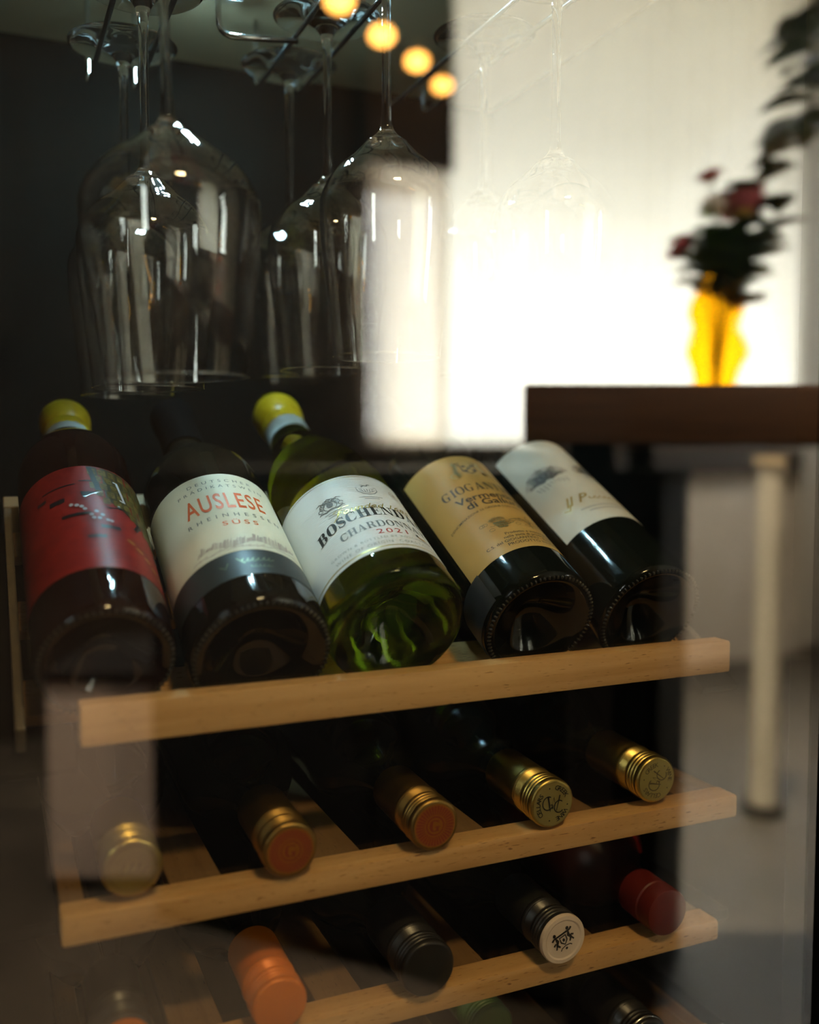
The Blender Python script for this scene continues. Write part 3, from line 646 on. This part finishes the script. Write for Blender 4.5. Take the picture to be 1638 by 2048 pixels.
a.onto('dark_print', mat('dark_print', (.012, .012, .015), .3), lab, cyl(r, .0005))
a = Art().poly([(.0165, .132), (.0195, .132), (.0225, .110), (.0185, .110), (.0185, .1115), (.0205, .1115), (.0180, .1305), (.0165, .1305)])
for x, y in ((-.010, .1015), (-.007, .1000), (-.0045, .098), (-.003, .095), (.000, .0885), (.006, .0885), (.001, .085), (.004, .0848), (.0085, .0835), (.0105, .083), (.003, .092)): a.ell(x, y, .0013, .0016, 8)
a.onto('white_print', mat('white_print', (.42, .42, .46), .4), lab, cyl(r, .0007))
a = Art()
for k in range(5): a.ell(.020+.005*k, .066-.005*k, .003, .0016, 10, -.6)
a.onto('ochre_print', mat('ochre_print', (.32, .14, .03), .4), lab, cyl(r, .0005))
obj('neck_band', lathe([(.0141, .238), (.0160, .238), (.0160, .2525), (.0141, .2525)], 36), WHITEBAND, t, True, 40)
obj('cap', lathe(dome_cap(.0182, .252, .298), 36), YELCAP, t, True)

# --- bottle 2: AUSLESE
r = .0400; t = top_bottle(.1342, r, None, None, 'dark brown bottle with cream label reading AUSLESE in orange, second from left on the tray'); t.location += Vector((0, -.0035, -.0065))
obj('body', lathe(bordeaux(r, .30, .165), 72), BROWNGLASS, t, True, 50)
knurl(r, 70, t, BROWNGLASS)
lab = obj('label', patch(r, -1.62, 1.30, .0470, .1350), paper('cream_label', (.66, .64, .50), (.72, .70, .57), .6, 30), t, True, 40)
band = obj('black_band', patch(r, -1.62, 1.30, .0235, .0465, .0003), mat('label_black_band', (.035, .037, .034), .45), t, True, 40)
F = cyl(r); a = Art()
a.text('DEUTSCHER', .0046, -.002, .1245, 1.05, .002, 1.75); a.text('PRÄDIKATSWEIN', .0046, -.002, .1180, 1.0, .002, 1.75); a.text('RHEINHESSEN', .0054, 0, .0835, 1.0, .006, 1.95)
a.onto('lettering', GREYINK, lab, F)
a = Art(); a.text('AUSLESE', .0250, -.003, .0935, .47, .014, 1.16); a.text('SÜSS', .0064, .001, .0745, 1.2, .014, 1.5); a.onto('orange_lettering', ORANGE, lab, F)
a = Art(); rnd = random.Random(4)
for k in range(70):                                         # hatched vineyard sketch
    x = -.030+.062*k/70; h_ = .004+.0045*abs(math.sin(k*.37))*rnd.random()+.003*math.exp(-((x-.012)/.012)**2)
    a.stroke([(x, .0535+.002*math.sin(k*.2)), (x+.0014, .0535+h_)], .0007*(.5+rnd.random()))
for k in range(16): a.stroke([(-.034+.0042*k, .0495+.001*rnd.random()), (-.028+.0042*k, .0505+.002*rnd.random())], .0006)
a.onto('vineyard_sketch', mat('sketch_ink', (.40, .36, .32), .6), lab, F)
a = Art(); squiggle(a, -.008, .0365, .010, .0017, 6, .0008, .5, 2); a.stroke([(-.010, .0395), (-.006, .0335)], .0007); squiggle(a, -.004, .0300, .008, .0010, 5, .0005, .2, 3)
a.stroke([(-.020, .036), (-.017, .033), (-.015, .037)], .0006)
a.onto('script', mat('greenish_gold_ink', (.20, .25, .14), .4, .4), band, cyl(r, .0006))
obj('capsule', lathe([(.0143, .238), (.0152, .238), (.0152, .284), (.0166, .286), (.0166, .301), (.013, .3015), (0, .3015)], 36), mat('black_capsule', (.003, .003, .003), .95, spec=.02), t, True, 40)

# --- bottle 3: BOSCHENDAL, green glass
r = .0425; t = top_bottle(.2165, r, None, None, 'green glass white wine bottle with white label reading BOSCHENDAL, middle of the tray')
_g = GREENGLASS; _n = N(_g, 'ShaderNodeTexNoise'); _n.inputs['Scale'].default_value = 900; _c = N(_g, 'ShaderNodeTexCoord'); _s = N(_g, 'ShaderNodeSeparateXYZ'); _m = N(_g, 'ShaderNodeMapRange')
_m.inputs[1].default_value = .004; _m.inputs[2].default_value = .009; _m.inputs[3].default_value = .35; _m.inputs[4].default_value = 0.0        # stippled base only
_b = N(_g, 'ShaderNodeBump'); _b.inputs['Distance'].default_value = .0004
L(_g, _c.outputs['Object'], _n.inputs['Vector']); L(_g, _c.outputs['Object'], _s.inputs[0]); L(_g, _s.outputs['Z'], _m.inputs[0]); L(_g, _m.outputs[0], _b.inputs['Strength']); L(_g, _n.outputs['Fac'], _b.inputs['Height']); L(_g, _b.outputs['Normal'], _g.node_tree.nodes['Principled BSDF'].inputs['Normal'])
body = obj('body', lathe(burgundy(r), 96), GREENGLASS, t, True, 50)
pl = paper('ribbed_white_label', (.70, .72, .72), (.74, .76, .76), .55, 40)
b_ = pl.node_tree.nodes['Principled BSDF']; tc = N(pl, 'ShaderNodeTexCoord'); sx_ = N(pl, 'ShaderNodeSeparateXYZ'); ma = N(pl, 'ShaderNodeMath', operation='MULTIPLY'); ma.inputs[1].default_value = 3600
sn = N(pl, 'ShaderNodeMath', operation='SINE'); bp = N(pl, 'ShaderNodeBump'); bp.inputs['Strength'].default_value = .25; bp.inputs['Distance'].default_value = .0002
L(pl, tc.outputs['Object'], sx_.inputs[0]); L(pl, sx_.outputs['Z'], ma.inputs[0]); L(pl, ma.outputs[0], sn.inputs[0]); L(pl, sn.outputs[0], bp.inputs['Height']); L(pl, bp.outputs['Normal'], b_.inputs['Normal'])
lab = obj('label', patch(r, -1.60, 1.35, .0225, .1085, .0002, 48), pl, t, True, 40)
F = cyl(r, .0004)
a = Art(); put_serif(a, 'BOSCHENDAL', .0094, .0760, -.0035, .0590); a.xf(lambda x, y: (x, y-4.2*(x-.001)**2)); a.onto('lettering', INK, lab, F)
a = Art(); put_serif(a, 'CHARDONNAY', .0066, .0590, .0010, .0460, thick=.22); a.xf(lambda x, y: (x, y-3.0*(x-.003)**2)); a.onto('grey_lettering', GREYINK, lab, F)
a = Art(); a.text('2021', .0068, .0035, .0385, 1.35, .004, 1.25); a.onto('vintage_year', REDINK, lab, F)
a = Art(); a.text('Founded 1685', .0080, .001, .0672, 1.05, .002, 1.05, .45); a.stroke([(-.027, .0640), (-.022, .0690), (-.025, .0725), (-.020, .0750), (-.014, .0745)], .0006); a.onto('gold_script', GOLD, lab, F)
a = Art(); a.text('GROWN & BOTTLED BY BOSCHENDAL WINES', .0030, .002, .0335, 1.12, 0, 1.25); a.text('WINE OF ORIGIN  COASTAL REGION', .0036, .002, .0282, 1.1, 0, 1.25)
for y, w_ in ((.0805, .016), (.0785, .010)): a.rect(.003-w_/2, y-.00035, .003+w_/2, y+.00035)
for y, w_ in ((.0742, .013), (.0722, .009), (.0702, .011)): a.rect(-.0235-w_/2, y-.00035, -.0235+w_/2, y+.00035)
a.onto('small_lettering', PALEINK, lab, F)
a = Art()                                                   # shield with bird crest
sh = [(-.0068, .1020), (.0068, .1020), (.0066, .0975), (.004, .0945), (0, .0932), (-.004, .0945), (-.0066, .0975)]
a.stroke(sh, .0007, True); a.stroke([(-.0050, .1005), (.0050, .1005), (.0048, .0978), (0, .0948), (-.0048, .0978)], .0004, True)
for k in range(5): a.stroke([(-.004+.002*k, .0998), (-.003+.0014*k, .0960)], .0004)
a.stroke([(-.003, .1022), (-.001, .1040), (.0012, .1036), (.002, .1052), (.0036, .1050)], .0011); a.stroke([(-.001, .1040), (-.003, .1050)], .0006)
a.xf(lambda x, y: (x+.003, y-.0095)); a.onto('shield_emblem', mat('slate_ink', (.24, .27, .29), .55), lab, F)
a = Art()                                                   # scrolled coat of arms, left
cx, cy_ = -.0240, .0815
for k in range(9):
    an = PI*k/8; a.arc(cx+.0052*math.cos(an), cy_+.001+.0042*math.sin(an), .0017, .0017, 0, 300, .0006, 10)
a.ell(cx, cy_+.0008, .0022, .0028, 14); a.arc(cx, cy_, .0045, .0046, 0, 360, .0005, 22)
for s_ in (-1, 1):
    a.stroke([(cx, cy_-.0035), (cx+s_*.004, cy_-.0048), (cx+s_*.0075, cy_-.0035), (cx+s_*.0088, cy_-.0045)], [.0012, .0014, .001, .0005]); a.stroke([(cx+s_*.002, cy_+.004), (cx+s_*.006, cy_+.0062), (cx+s_*.0085, cy_+.005)], [.001, .0009, .0004])
    a.arc(cx+s_*.0068, cy_-.001, .0016, .0016, 0, 320, .0006, 10)
a.stroke([(cx-.002, cy_+.0062), (cx, cy_+.0075), (cx+.002, cy_+.0062)], .0011)
a.v = [(x, y) for x, y in a.v]; a.onto('coat_of_arms', mat('arms_ink', (.12, .11, .10), .55), lab, F)
a = Art(); a.arc(.0245, .0915, .0040, .0040, 0, 360, .0006, 18); a.arc(.0245, .0915, .0028, .0028, 0, 360, .0004, 16); a.rect(.0205, .0855, .0285, .0860)
a.ell(.0245, .0915, .0014, .002, 10); a.onto('medal_print', mat('tan_ink', (.50, .40, .32), .5), lab, F)
a = Art(); a.rect(-.067, .1065, .0565, .1069); a.rect(-.067, .0250, .0565, .0257); a.onto('gold_border', GOLD, lab, F)
a = Art().poly([(.019, .0400), (.0255, .0395), (.0270, .0375), (.0235, .0365), (.0195, .0380)]); a.onto('torn_nick', mat('torn_tan', (.52, .38, .20), .6), lab, F)
a = Art().poly([(.0185, .0410), (.0205, .0412), (.0205, .0385), (.019, .0385)]); a.stroke([(.025, .0365), (.028, .0345)], .0007); a.onto('nick_dark_mark', mat('dark_brown_mark', (.06, .045, .03), .7), lab, cyl(r, .0005))  # dark brown marks beside the nick
obj('neck_band', lathe([(.0149, .239), (.0168, .239), (.0166, .2555), (.0146, .2555)], 36), WHITEBAND, t, True, 40)
obj('cap', lathe(dome_cap(.0195, .255, .303), 36), YELCAP, t, True)

# --- bottle 4: tan label
r = .0382; t = top_bottle(.3120, r, None, None, 'dark bottle with tan label reading Vermentino di Gallura, second from right on the tray')
obj('body', lathe(bordeaux(r, .30, .178), 72), DARKGLASS, t, True, 50)
knurl(r, 74, t, DARKGLASS)
tl = paper('tan_label', (.52, .31, .085), (.58, .37, .12), .5, 14)
lab = obj('label', patch(r, -1.28, 1.42, .0310, .1510), tl, t, True, 40)
obj('back_label', patch(r, -2.3, -1.10, .0050, .0320), mat('grey_back_label', (.035, .037, .04), .4), t, True, 40)
F = cyl(r); a = Art()
put_serif(a, 'GIOGANTINU', .0092, .0620, .0, .1030, thick=.20)
a.onto('lettering', mat('brown_black_ink', (.05, .040, .025), .5), lab, F); a = Art()
a.text('Vermentino', .0098, .0005, .0920, 1.08, .018); a.text('di Gallura', .0098, .0005, .0842, 1.12, .018); a.onto('wine_name', MATS['brown_black_ink'], lab, F)
a = Art(); a.text('DENOMINAZIONE DI ORIGINE CONTROLLATA E GARANTITA', .0032, .001, .0790, .92, .004, 1.0, 0, 3.0)
a.text('Prodotto e imbottigliato', .0035, .0065, .0472, 1.05, .006); a.text('nella zona di produzione da', .0035, .0065, .0436, 1.05, .006)
a.text('C.S. del GIOGANTINU - Berchidda - Italia', .0036, .0055, .0398, 1.08, .006); a.text('PRODOTTO IN ITALIA', .0038, .0065, .0358, 1.10, .006); a.onto('small_lettering', MATS['brown_black_ink'], lab, F)
a = Art(); cx, cy_ = .000, .1320
a.stroke([(cx-.0055, cy_+.006), (cx+.0055, cy_+.006), (cx+.0052, cy_-.003), (cx, cy_-.007), (cx-.0052, cy_-.003)], .0013, True)
for i in range(3):
    for j in range(3):
        if (i+j) % 2 == 0: a.rect(cx-.0042+.003*i, cy_-.004+.003*j, cx-.0014+.003*i, cy_-.0012+.003*j)
for s_ in (-1, 1): a.stroke([(cx+s_*.006, cy_+.005), (cx+s_*.008, cy_+.008), (cx+s_*.004, cy_+.0085)], .0012)
a.onto('crest', MATS['brown_black_ink'], lab, F)
a = Art()
for s_ in (-1, 1):
    for k in range(7): a.ell(cx+s_*(.010+.0012*math.sin(k)), cy_-.008+.0026*k, .0020, .0011, 10, s_*(.6+.2*k))
    a.arc(cx+s_*.012, cy_-.007, .004, .003, 0, 300, .0008, 14)
for k in range(11):                                         # gilt grape bunch
    a.ell(-.0085+.0021*(k % 4)+.001*(k//4), .0685-.0026*(k//4), .0012, .0012, 10)
for k in range(5): a.arc(-.0095+.002*k, .0720+.001*(k % 2), .0016, .0011, 0, 320, .0006, 10)
a.xf(lambda x, y: (x-.004, y-.007) if y < .1 else (x, y)); a.onto('gold_ornament', mat('gilt_print', (.55, .52, .28), .3, .9), lab, F)
a = Art(); rnd = random.Random(8)
a.stroke([(.0155, .0605), (.0150, .0650), (.0135, .0690), (.0100, .0715), (.004, .0705), (-.003, .0690)], [.0012, .0011, .0009, .0007, .0006, .0005]); a.stroke([(.0150, .0650), (.0175, .0690), (.0225, .0695), (.0290, .0665), (.036, .0655)], [.001, .0009, .0007, .0006, .0005]); a.stroke([(.0165, .0680), (.0155, .0735), (.0180, .0765)], .0006)
for k in range(26):
    x = -.018+.056*k/26; y = .0700-.004*abs(math.sin(k*.8))+.0035*math.sin(k*2.1); a.arc(x, y, .0019, .0014, rnd.random()*200, rnd.random()*200+300, .0004, 9)
a.xf(lambda x, y: (x-.003, y-.007)); a.onto('vine_drawing', mat('sepia_ink', (.19, .14, .05), .5), lab, F)
obj('capsule', lathe([(.0143, .245), (.0152, .245), (.0152, .284), (.0166, .286), (.0166, .301), (.013, .3015), (0, .3015)], 36), MATS['black_capsule'], t, True, 40)

# --- bottle 5: white label with engraving
r = .0382; t = top_bottle(.3955, r, None, None, 'dark bottle with white label showing an engraved shell, rightmost on the tray')
obj('body', lathe(bordeaux(r, .30, .19), 72), DARKGLASS, t, True, 50)
knurl(r, 74, t, DARKGLASS)
lab = obj('label', patch(r, -1.12, 1.30, .0620, .1760), paper('ivory_label', (.66, .64, .56), (.71, .69, .61), .6, 30), t, True, 40)
F = cyl(r); a = Art(); rnd = random.Random(12); cx, cy_ = -.021, .1225
for s_, ox in ((1, 0), (-1, .040)):
    c_ = cx+ox
    for k in range(22):
        an = math.radians(18+150*k/21); l_ = .0205*(.85+.15*math.sin(k*1.3))*(1 if 3 < k < 19 else .8)
        a.stroke([(c_+.003*math.cos(an), cy_+.002*math.sin(an)), (c_+l_*.6*math.cos(an), cy_+l_*.55*math.sin(an)+.001), (c_+l_*math.cos(an), cy_+l_*.9*math.sin(an))], [.0004, .0012, .0009])
    for k in range(4): a.arc(c_, cy_, .0185-.002*k, .0165-.002*k, 15, 165, .0006, 24)
    for k in range(9): a.stroke([(c_-.012+.003*k, cy_-.0015), (c_-.010+.0028*k, cy_-.006-.002*math.sin(k))], .0005)
a.onto('shell_engraving', mat('engraving_ink', (.10, .10, .095), .55), lab, F)
a = Art(); a.text('Il P', .0135, -.0180, .0870, 1.0, .014, 1.0, .45); a.stroke([(-.029, .0855), (-.025, .0835), (-.022, .0890)], .0011); squiggle(a, -.008, .0890, .022, .0017, 7, .0011, .5, 6)
a.onto('gold_script', mat('dull_gold_ink', (.46, .34, .10), .4, .5), lab, F)
a = Art()
for y, x0, x1 in ((.0790, -.019, .020), (.0750, -.014, .016)):
    x = x0
    while x < x1: a.rect(x, y-.0008, x+.0009, y+.0008); x += .0016
a.onto('small_lettering', PALEINK, lab, F)
obj('capsule', lathe([(.0143, .262), (.0152, .262), (.0152, .284), (.0166, .286), (.0166, .301), (.013, .3015), (0, .3015)], 36), MATS['black_capsule'], t, True, 40)

# ------------------------------------------------------------------ bottles lying with their necks to the front
GOLDCAP = mat('gold_cap_metal', (.60, .45, .13), .34, 1.0); GOLDFACE = mat('gold_cap_face', (.62, .50, .17), .42, .85)
BRONZE = mat('bronze_cap_metal', (.36, .22, .06), .40, 1.0); REDFACE = mat('red_orange_print', (.25, .030, .008), .5)
COPPER = mat('orange_cap', (.72, .18, .002), .38, .2); BLACKCAP = mat('black_cap', (.016, .015, .014), .32); REDCAP = mat('red_cap', (.12, .009, .006), .48)
WHITEFACE = mat('white_cap_face', (.74, .60, .48), .45); SILVER = mat('silver_ring', (.6, .6, .58), .25, 1.0)
def low_bottle(x, y, z, label, group, rc=.0155, L_=.295, drop=2.6, rb=.0375, sh=.165, glass=DARKGLASS):
    a_ = math.radians(90+drop); d = Vector((0, -math.sin(a_), math.cos(a_)))
    t = thing('wine_bottle', label, 'bottle', Vector((x, y, z))-d*L_, (a_, 0, 0), group)
    obj('body', lathe(bordeaux(rb, L_-.003, sh, rc*.80), 56), glass, t, True, 50); return t
G2, G3 = 'bottles on the middle shelf', 'bottles on the lower shelf'
LH = .295
def sunburst(cap, m, rr, z):
    a = Art(); a.arc(0, 0, rr*.345, rr*.345, 0, 360, rr*.06, 30)
    for k in range(36):
        an = 2*PI*k/36; c, s = math.cos(an), math.sin(an); w0, w1 = rr*.020, rr*.048; r0, r1 = rr*.42, rr*.76
        a.add([(r0*c-w0*s, r0*s+w0*c), (r0*c+w0*s, r0*s-w0*c), (r1*c+w1*s, r1*s-w1*c), (r1*c-w1*s, r1*s+w1*c)], [(0, 1, 2, 3)])
    a.onto('sunburst_print', m, cap, disc(z))
def cap_on(t, m, rc=.0155, ln=.058, name='screw_cap'):
    return obj(name, lathe(cap_prof(rc, ln, LH), 56), m, t, True, 55)
# middle shelf, left to right
t = low_bottle(.0625, .492, .6385, 'bottle with a plain gold screw cap, leftmost on the middle shelf', G2)
c = cap_on(t, GOLDCAP); a = Art(); a.arc(0, 0, .0118, .0118, 0, 360, .0007, 36); squiggle(a, -.006, 0, .006, .003, 3, .0009); a.ring_text('· · · · · · · ·', .003, .0098, 90, 330); a.onto('embossing', mat('dull_gold', (.42, .30, .08), .5, .8), c, disc(LH+.0002))
for x, y, z, lb in ((.1440, .486, .6362, 'bottle with red sunburst cap marked G, left one on the middle shelf'), (.2295, .486, .6362, 'bottle with red sunburst cap marked G, centre of the middle shelf')):
    t = low_bottle(x, y, z, lb, G2); c = cap_on(t, BRONZE)
    a = Art(); a.ell(0, 0, .0128, .0128, 40); a.onto('cap_face', mat('bronze_face', (.36, .14, .010), .5, .3), c, disc(LH+.0002))
    sunburst(c, REDFACE, .0155, LH+.0005)
    a = Art(); put_serif(a, 'G', .0070, .0072, 0, -.0035, thick=.26, hair=.10); a.onto('letter', REDFACE, c, disc(LH+.0005))
def gwc(t, rot, m):
    c = cap_on(t, GOLDCAP); a = Art(); a.ell(0, 0, .0136, .0136, 44); a.onto('cap_face', GOLDFACE, c, disc(LH+.0002))
    a = Art(); a.ring_text('GREEK', .0042, .0104, 52, 58, bold=.012); a.ring_text('WINE', .0042, .0104, -52, 46, bold=.012); a.ring_text('CELLARS', .0042, .0104, 180, 84, bold=.012)
    for an in (105, -8, -102): a.ell(.0104*math.cos(math.radians(an)), .0104*math.sin(math.radians(an)), .0005, .0005, 8)
    a.arc(-.0034, .0008, .0038, .0042, 60, 330, .0007, 20); a.stroke([(-.0018, -.0004), (-.0002, -.0004), (-.0002, -.0030)], .0007)                       # G
    a.stroke([(-.0036, .0052), (-.0016, -.0042), (.0006, .0040), (.0026, -.0046), (.0048, .0052)], [.0013, .0010, .0013, .0010, .0009])                    # W
    a.arc(.0044, -.0020, .0034, .0038, 50, 320, .0007, 18)                                                             # C
    a.xf(lambda x, y: (x*math.cos(rot)-y*math.sin(rot), x*math.sin(rot)+y*math.cos(rot))); a.onto('cap_print', m, c, disc(LH+.0005))
t = low_bottle(.3095, .488, .6362, 'bottle with gold cap printed GREEK WINE CELLARS, second from right on the middle shelf', G2); gwc(t, 0.0, INK)
t = low_bottle(.3920, .494, .6375, 'bottle with gold cap printed GREEK WINE CELLARS, rightmost on the middle shelf', G2); gwc(t, 1.15, mat('worn_ink', (.16, .12, .05), .5))
# lower shelf
t = low_bottle(.0560, .484, .5525, 'black necked bottle with orange cap top, leftmost on the lower shelf', G3); c = cap_on(t, BLACKCAP)
a = Art(); a.ell(0, 0, .0134, .0134, 40); a.onto('cap_face', COPPER, c, disc(LH+.0002))
t = low_bottle(.1370, .484, .5525, 'bottle with bright orange ringed cap on the lower shelf', G3); c = cap_on(t, COPPER)
t = low_bottle(.2250, .484, .5530, 'bottle with plain black screw cap in the middle of the lower shelf', G3, .0168); c = cap_on(t, BLACKCAP, .0168)
t = low_bottle(.3150, .484, .5525, 'black bottle with white cap top showing a heraldic crest, lower shelf', G3)
c = cap_on(t, BLACKCAP)
obj('cap_top', lathe([(0, LH+.0010), (.0118, LH+.0010), (.0128, LH+.0016), (.0150, LH+.0014), (.0156, LH+.0002), (.0156, LH-.0012), (0, LH-.0012)], 48), WHITEFACE, c, True, 30)
a = Art()                                                   # crest: shield, two supporters and a ribbon
a.stroke([(-.0022, .0024), (.0022, .0024), (.0022, -.0010), (0, -.0034), (-.0022, -.0010)], .0010, True); a.ell(0, -.0002, .0009, .0012, 10)
a.rect(-.0060, .0034, .0060, .0046); a.stroke([(-.0075, .0030), (-.0058, .0040)], .0014); a.stroke([(.0058, .0040), (.0075, .0052)], .0014)
for s in (-1, 1):
    a.stroke([(s*.0046, .0034), (s*.0040, .0012), (s*.0052, -.0012), (s*.0036, -.0034)], [.0012, .0022, .0018, .0010]); a.ell(s*.0048, .0058, .0011, .0012, 10); a.stroke([(s*.0056, .0006), (s*.0074, -.0006)], .0011)
    a.stroke([(s*.0052, -.0012), (s*.0066, -.0036)], .0010); a.stroke([(0, -.0044), (s*.0030, -.0050), (s*.0042, -.0062)], .0007)
for k in range(6): a.ell(-.005+.002*k, .0040, .00035, .00035, 6)
a.ell(0, -.0064, .0009, .0009, 8)
rt = math.radians(24); a.xf(lambda x, y: (x*math.cos(rt)-y*math.sin(rt), x*math.sin(rt)+y*math.cos(rt))); a.onto('crest_print', INK, c, disc(LH+.0013))
em = bmesh.new()                                            # raised lettering round the shoulder, too worn to read
for k in range(11):
    an = -.95+.085*k; box(em, (-.0006, -.0005, -.0011), (.0006, .0006, .0011), 0, Matrix.Translation((.0372*math.sin(an), .0372*math.cos(an), .166)) @ Matrix.Rotation(-an, 4, 'Z'))
o = obj('shoulder_relief', em, mat('relief_grey', (.10, .10, .09), .5), t); o['kind'] = 'stuff'
t = low_bottle(.3950, .484, .5525, 'bottle with matt red cap and a red cross sticker, rightmost on the lower shelf', G3, sh=.195, glass=mat('red_capsule_glass', (.022, .003, .002), .3))
c = obj('capsule', lathe([(0, LH), (.0138, LH), (.0150, LH-.0006), (.0155, LH-.002), (.0155, LH-.010), (.0147, LH-.011), (.0147, LH-.013), (.0154, LH-.014), (.0152, LH-.032), (.0142, LH-.033)], 48), REDCAP, t, True, 30)
_n = Vector((.74, .38, .55)).normalized(); mt_s = Matrix.Translation((.0330, .0150, .2130)) @ _n.to_track_quat('Z', 'Y').to_matrix().to_4x4()
st = obj('cross_sticker', lathe([(0, 0), (.0150, 0), (.0155, .0006), (.0150, .0012), (0, .0012)], 40), mat('sticker_red', (.72, .04, .03), .5), t); st.matrix_basis = mt_s
a = Art(); a.rect(-.0066, -.0019, .0066, .0019); a.rect(-.0019, -.0066, .0019, -.0019); a.rect(-.0019, .0019, .0019, .0066); a.xf(lambda x, y: (x*.8-y*.6, x*.6+y*.8)); a.onto('white_cross', mat('sticker_white', (.9, .86, .8), .6), st, disc(.0015))
# bottom shelf
t = low_bottle(.3830, .486, .4680, 'dark bottle with silver ring on its neck, on the lowest shelf', 'bottles on the lowest shelf'); c = cap_on(t, BLACKCAP)
obj('ring', lathe([(.0152, LH-.006), (.0162, LH-.0055), (.0162, LH-.0035), (.0152, LH-.003)], 40), SILVER, c, True)
t = low_bottle(.2980, .540, .4680, 'bottle with dull green cap lying deeper on the lowest shelf', 'bottles on the lowest shelf'); c = cap_on(t, mat('green_cap', (.05, .13, .02), .4))

# ------------------------------------------------------------------ hanging wine glasses and their wire racks
def wine_glass(x, y, z_rim, k, label, tilt=(0, 0)):
    t = thing('wine_glass', label, 'wine glass', (x, y, z_rim), (tilt[0], tilt[1], 0), 'stem glasses hanging upside down in the cabinet')
    pb = smooth_prof([(.0375*k, 0), (.0410*k, .028), (.0430*k, .0455), (.0455*k, .0645), (.0468*k, .084), (.0453*k, .096), (.0362*k, .1095), (.0236*k, .1190), (.0125, .1268)], 5)
    th = .0006
    bm = lathe(pb+[(max(r_-th, .0005), z_) for r_, z_ in reversed(pb)], 88)
    obj('bowl', bm, BOWL, t, True, 60)
    rim = [(.0375*k+.0005*math.cos(a), .0002+.0005*math.sin(a)) for a in [2*PI*i/8 for i in range(9)]]
    obj('rim', lathe(rim, 88), STEM, t, True)
    ps = smooth_prof([(.0005, .1245), (.0075, .1258), (.0125, .1270), (.0095, .1292), (.0050, .1335), (.0033, .1400), (.0028, .1600), (.0028, .2050), (.0034, .2230), (.0052, .2310), (.0080, .2350)], 4)
    obj('stem', lathe([(0, .1245)]+ps+[(.0, .2352)], 32), STEM, t, True, 60)
    pf = [(0, .2352), (.0080, .2352)] + smooth_prof([(.0080, .2352), (.0150, .2385), (.0260, .2405), (.0368*(.9+.1*k), .2418)], 4) + [(.0374*(.9+.1*k), .2425), (.0366*(.9+.1*k), .2432), (.012, .2432), (0, .2425)]
    obj('foot', lathe(pf, 64), STEM, t, True, 50)
    return t
R1, R2 = .889, .9066
def rack(x, z, y0, y1, label, hanger=None):
    t = thing('glass_rack', label, 'rack', (x, 0, z), group='chrome wire glass racks')
    h = CZ1-z
    for s in (-1, 1):
        bm = bmesh.new(); tube(bm, fillet([(s*.017, y0, h), (s*.017, y0, 0), (s*.017, y1, 0), (s*.017, y1, h)], .012), .0019, 10); obj('rail_wire', bm, CHROME, t, True)
    if hanger:
        bm = bmesh.new(); tube(bm, fillet([(-.072, hanger, h), (-.072, hanger, -.010), (-.0165, hanger, -.004)], .012), .0021, 10); obj('cross_wire', bm, CHROME, t, True)
rack(.094, R1+.2345, .478, .775, 'chrome wire rack holding the left row of glasses')
rack(.223, R2+.2345, .478, .775, 'chrome wire rack holding the middle row of glasses', .665)
rack(.337, R2+.2345, .478, .775, 'chrome wire rack holding the right row of glasses')
wine_glass(.0938, .521, R1, 1.0, 'big wide stem glass hanging nearest, front of the left row', (0, math.radians(-1.2)))
wine_glass(.0938, .617, R1, .90, 'stem glass hanging second in the left row, seen through the big one')
wine_glass(.0938, .708, R1, .86, 'stem glass hanging last in the left row')
wine_glass(.2229, .541, R2, .86, 'slim stem glass hanging at the front of the middle row, beside the bright window reflection')
wine_glass(.2229, .649, R2, .90, 'stem glass hanging second in the middle row')
wine_glass(.2229, .740, R2, .90, 'stem glass hanging last in the middle row')
wine_glass(.3370, .535, R2, .86, 'faint stem glass at the front of the right row, lost in the bright reflection')
wine_glass(.3370, .632, R2, .86, 'faint stem glass second in the right row, only its foot glinting')
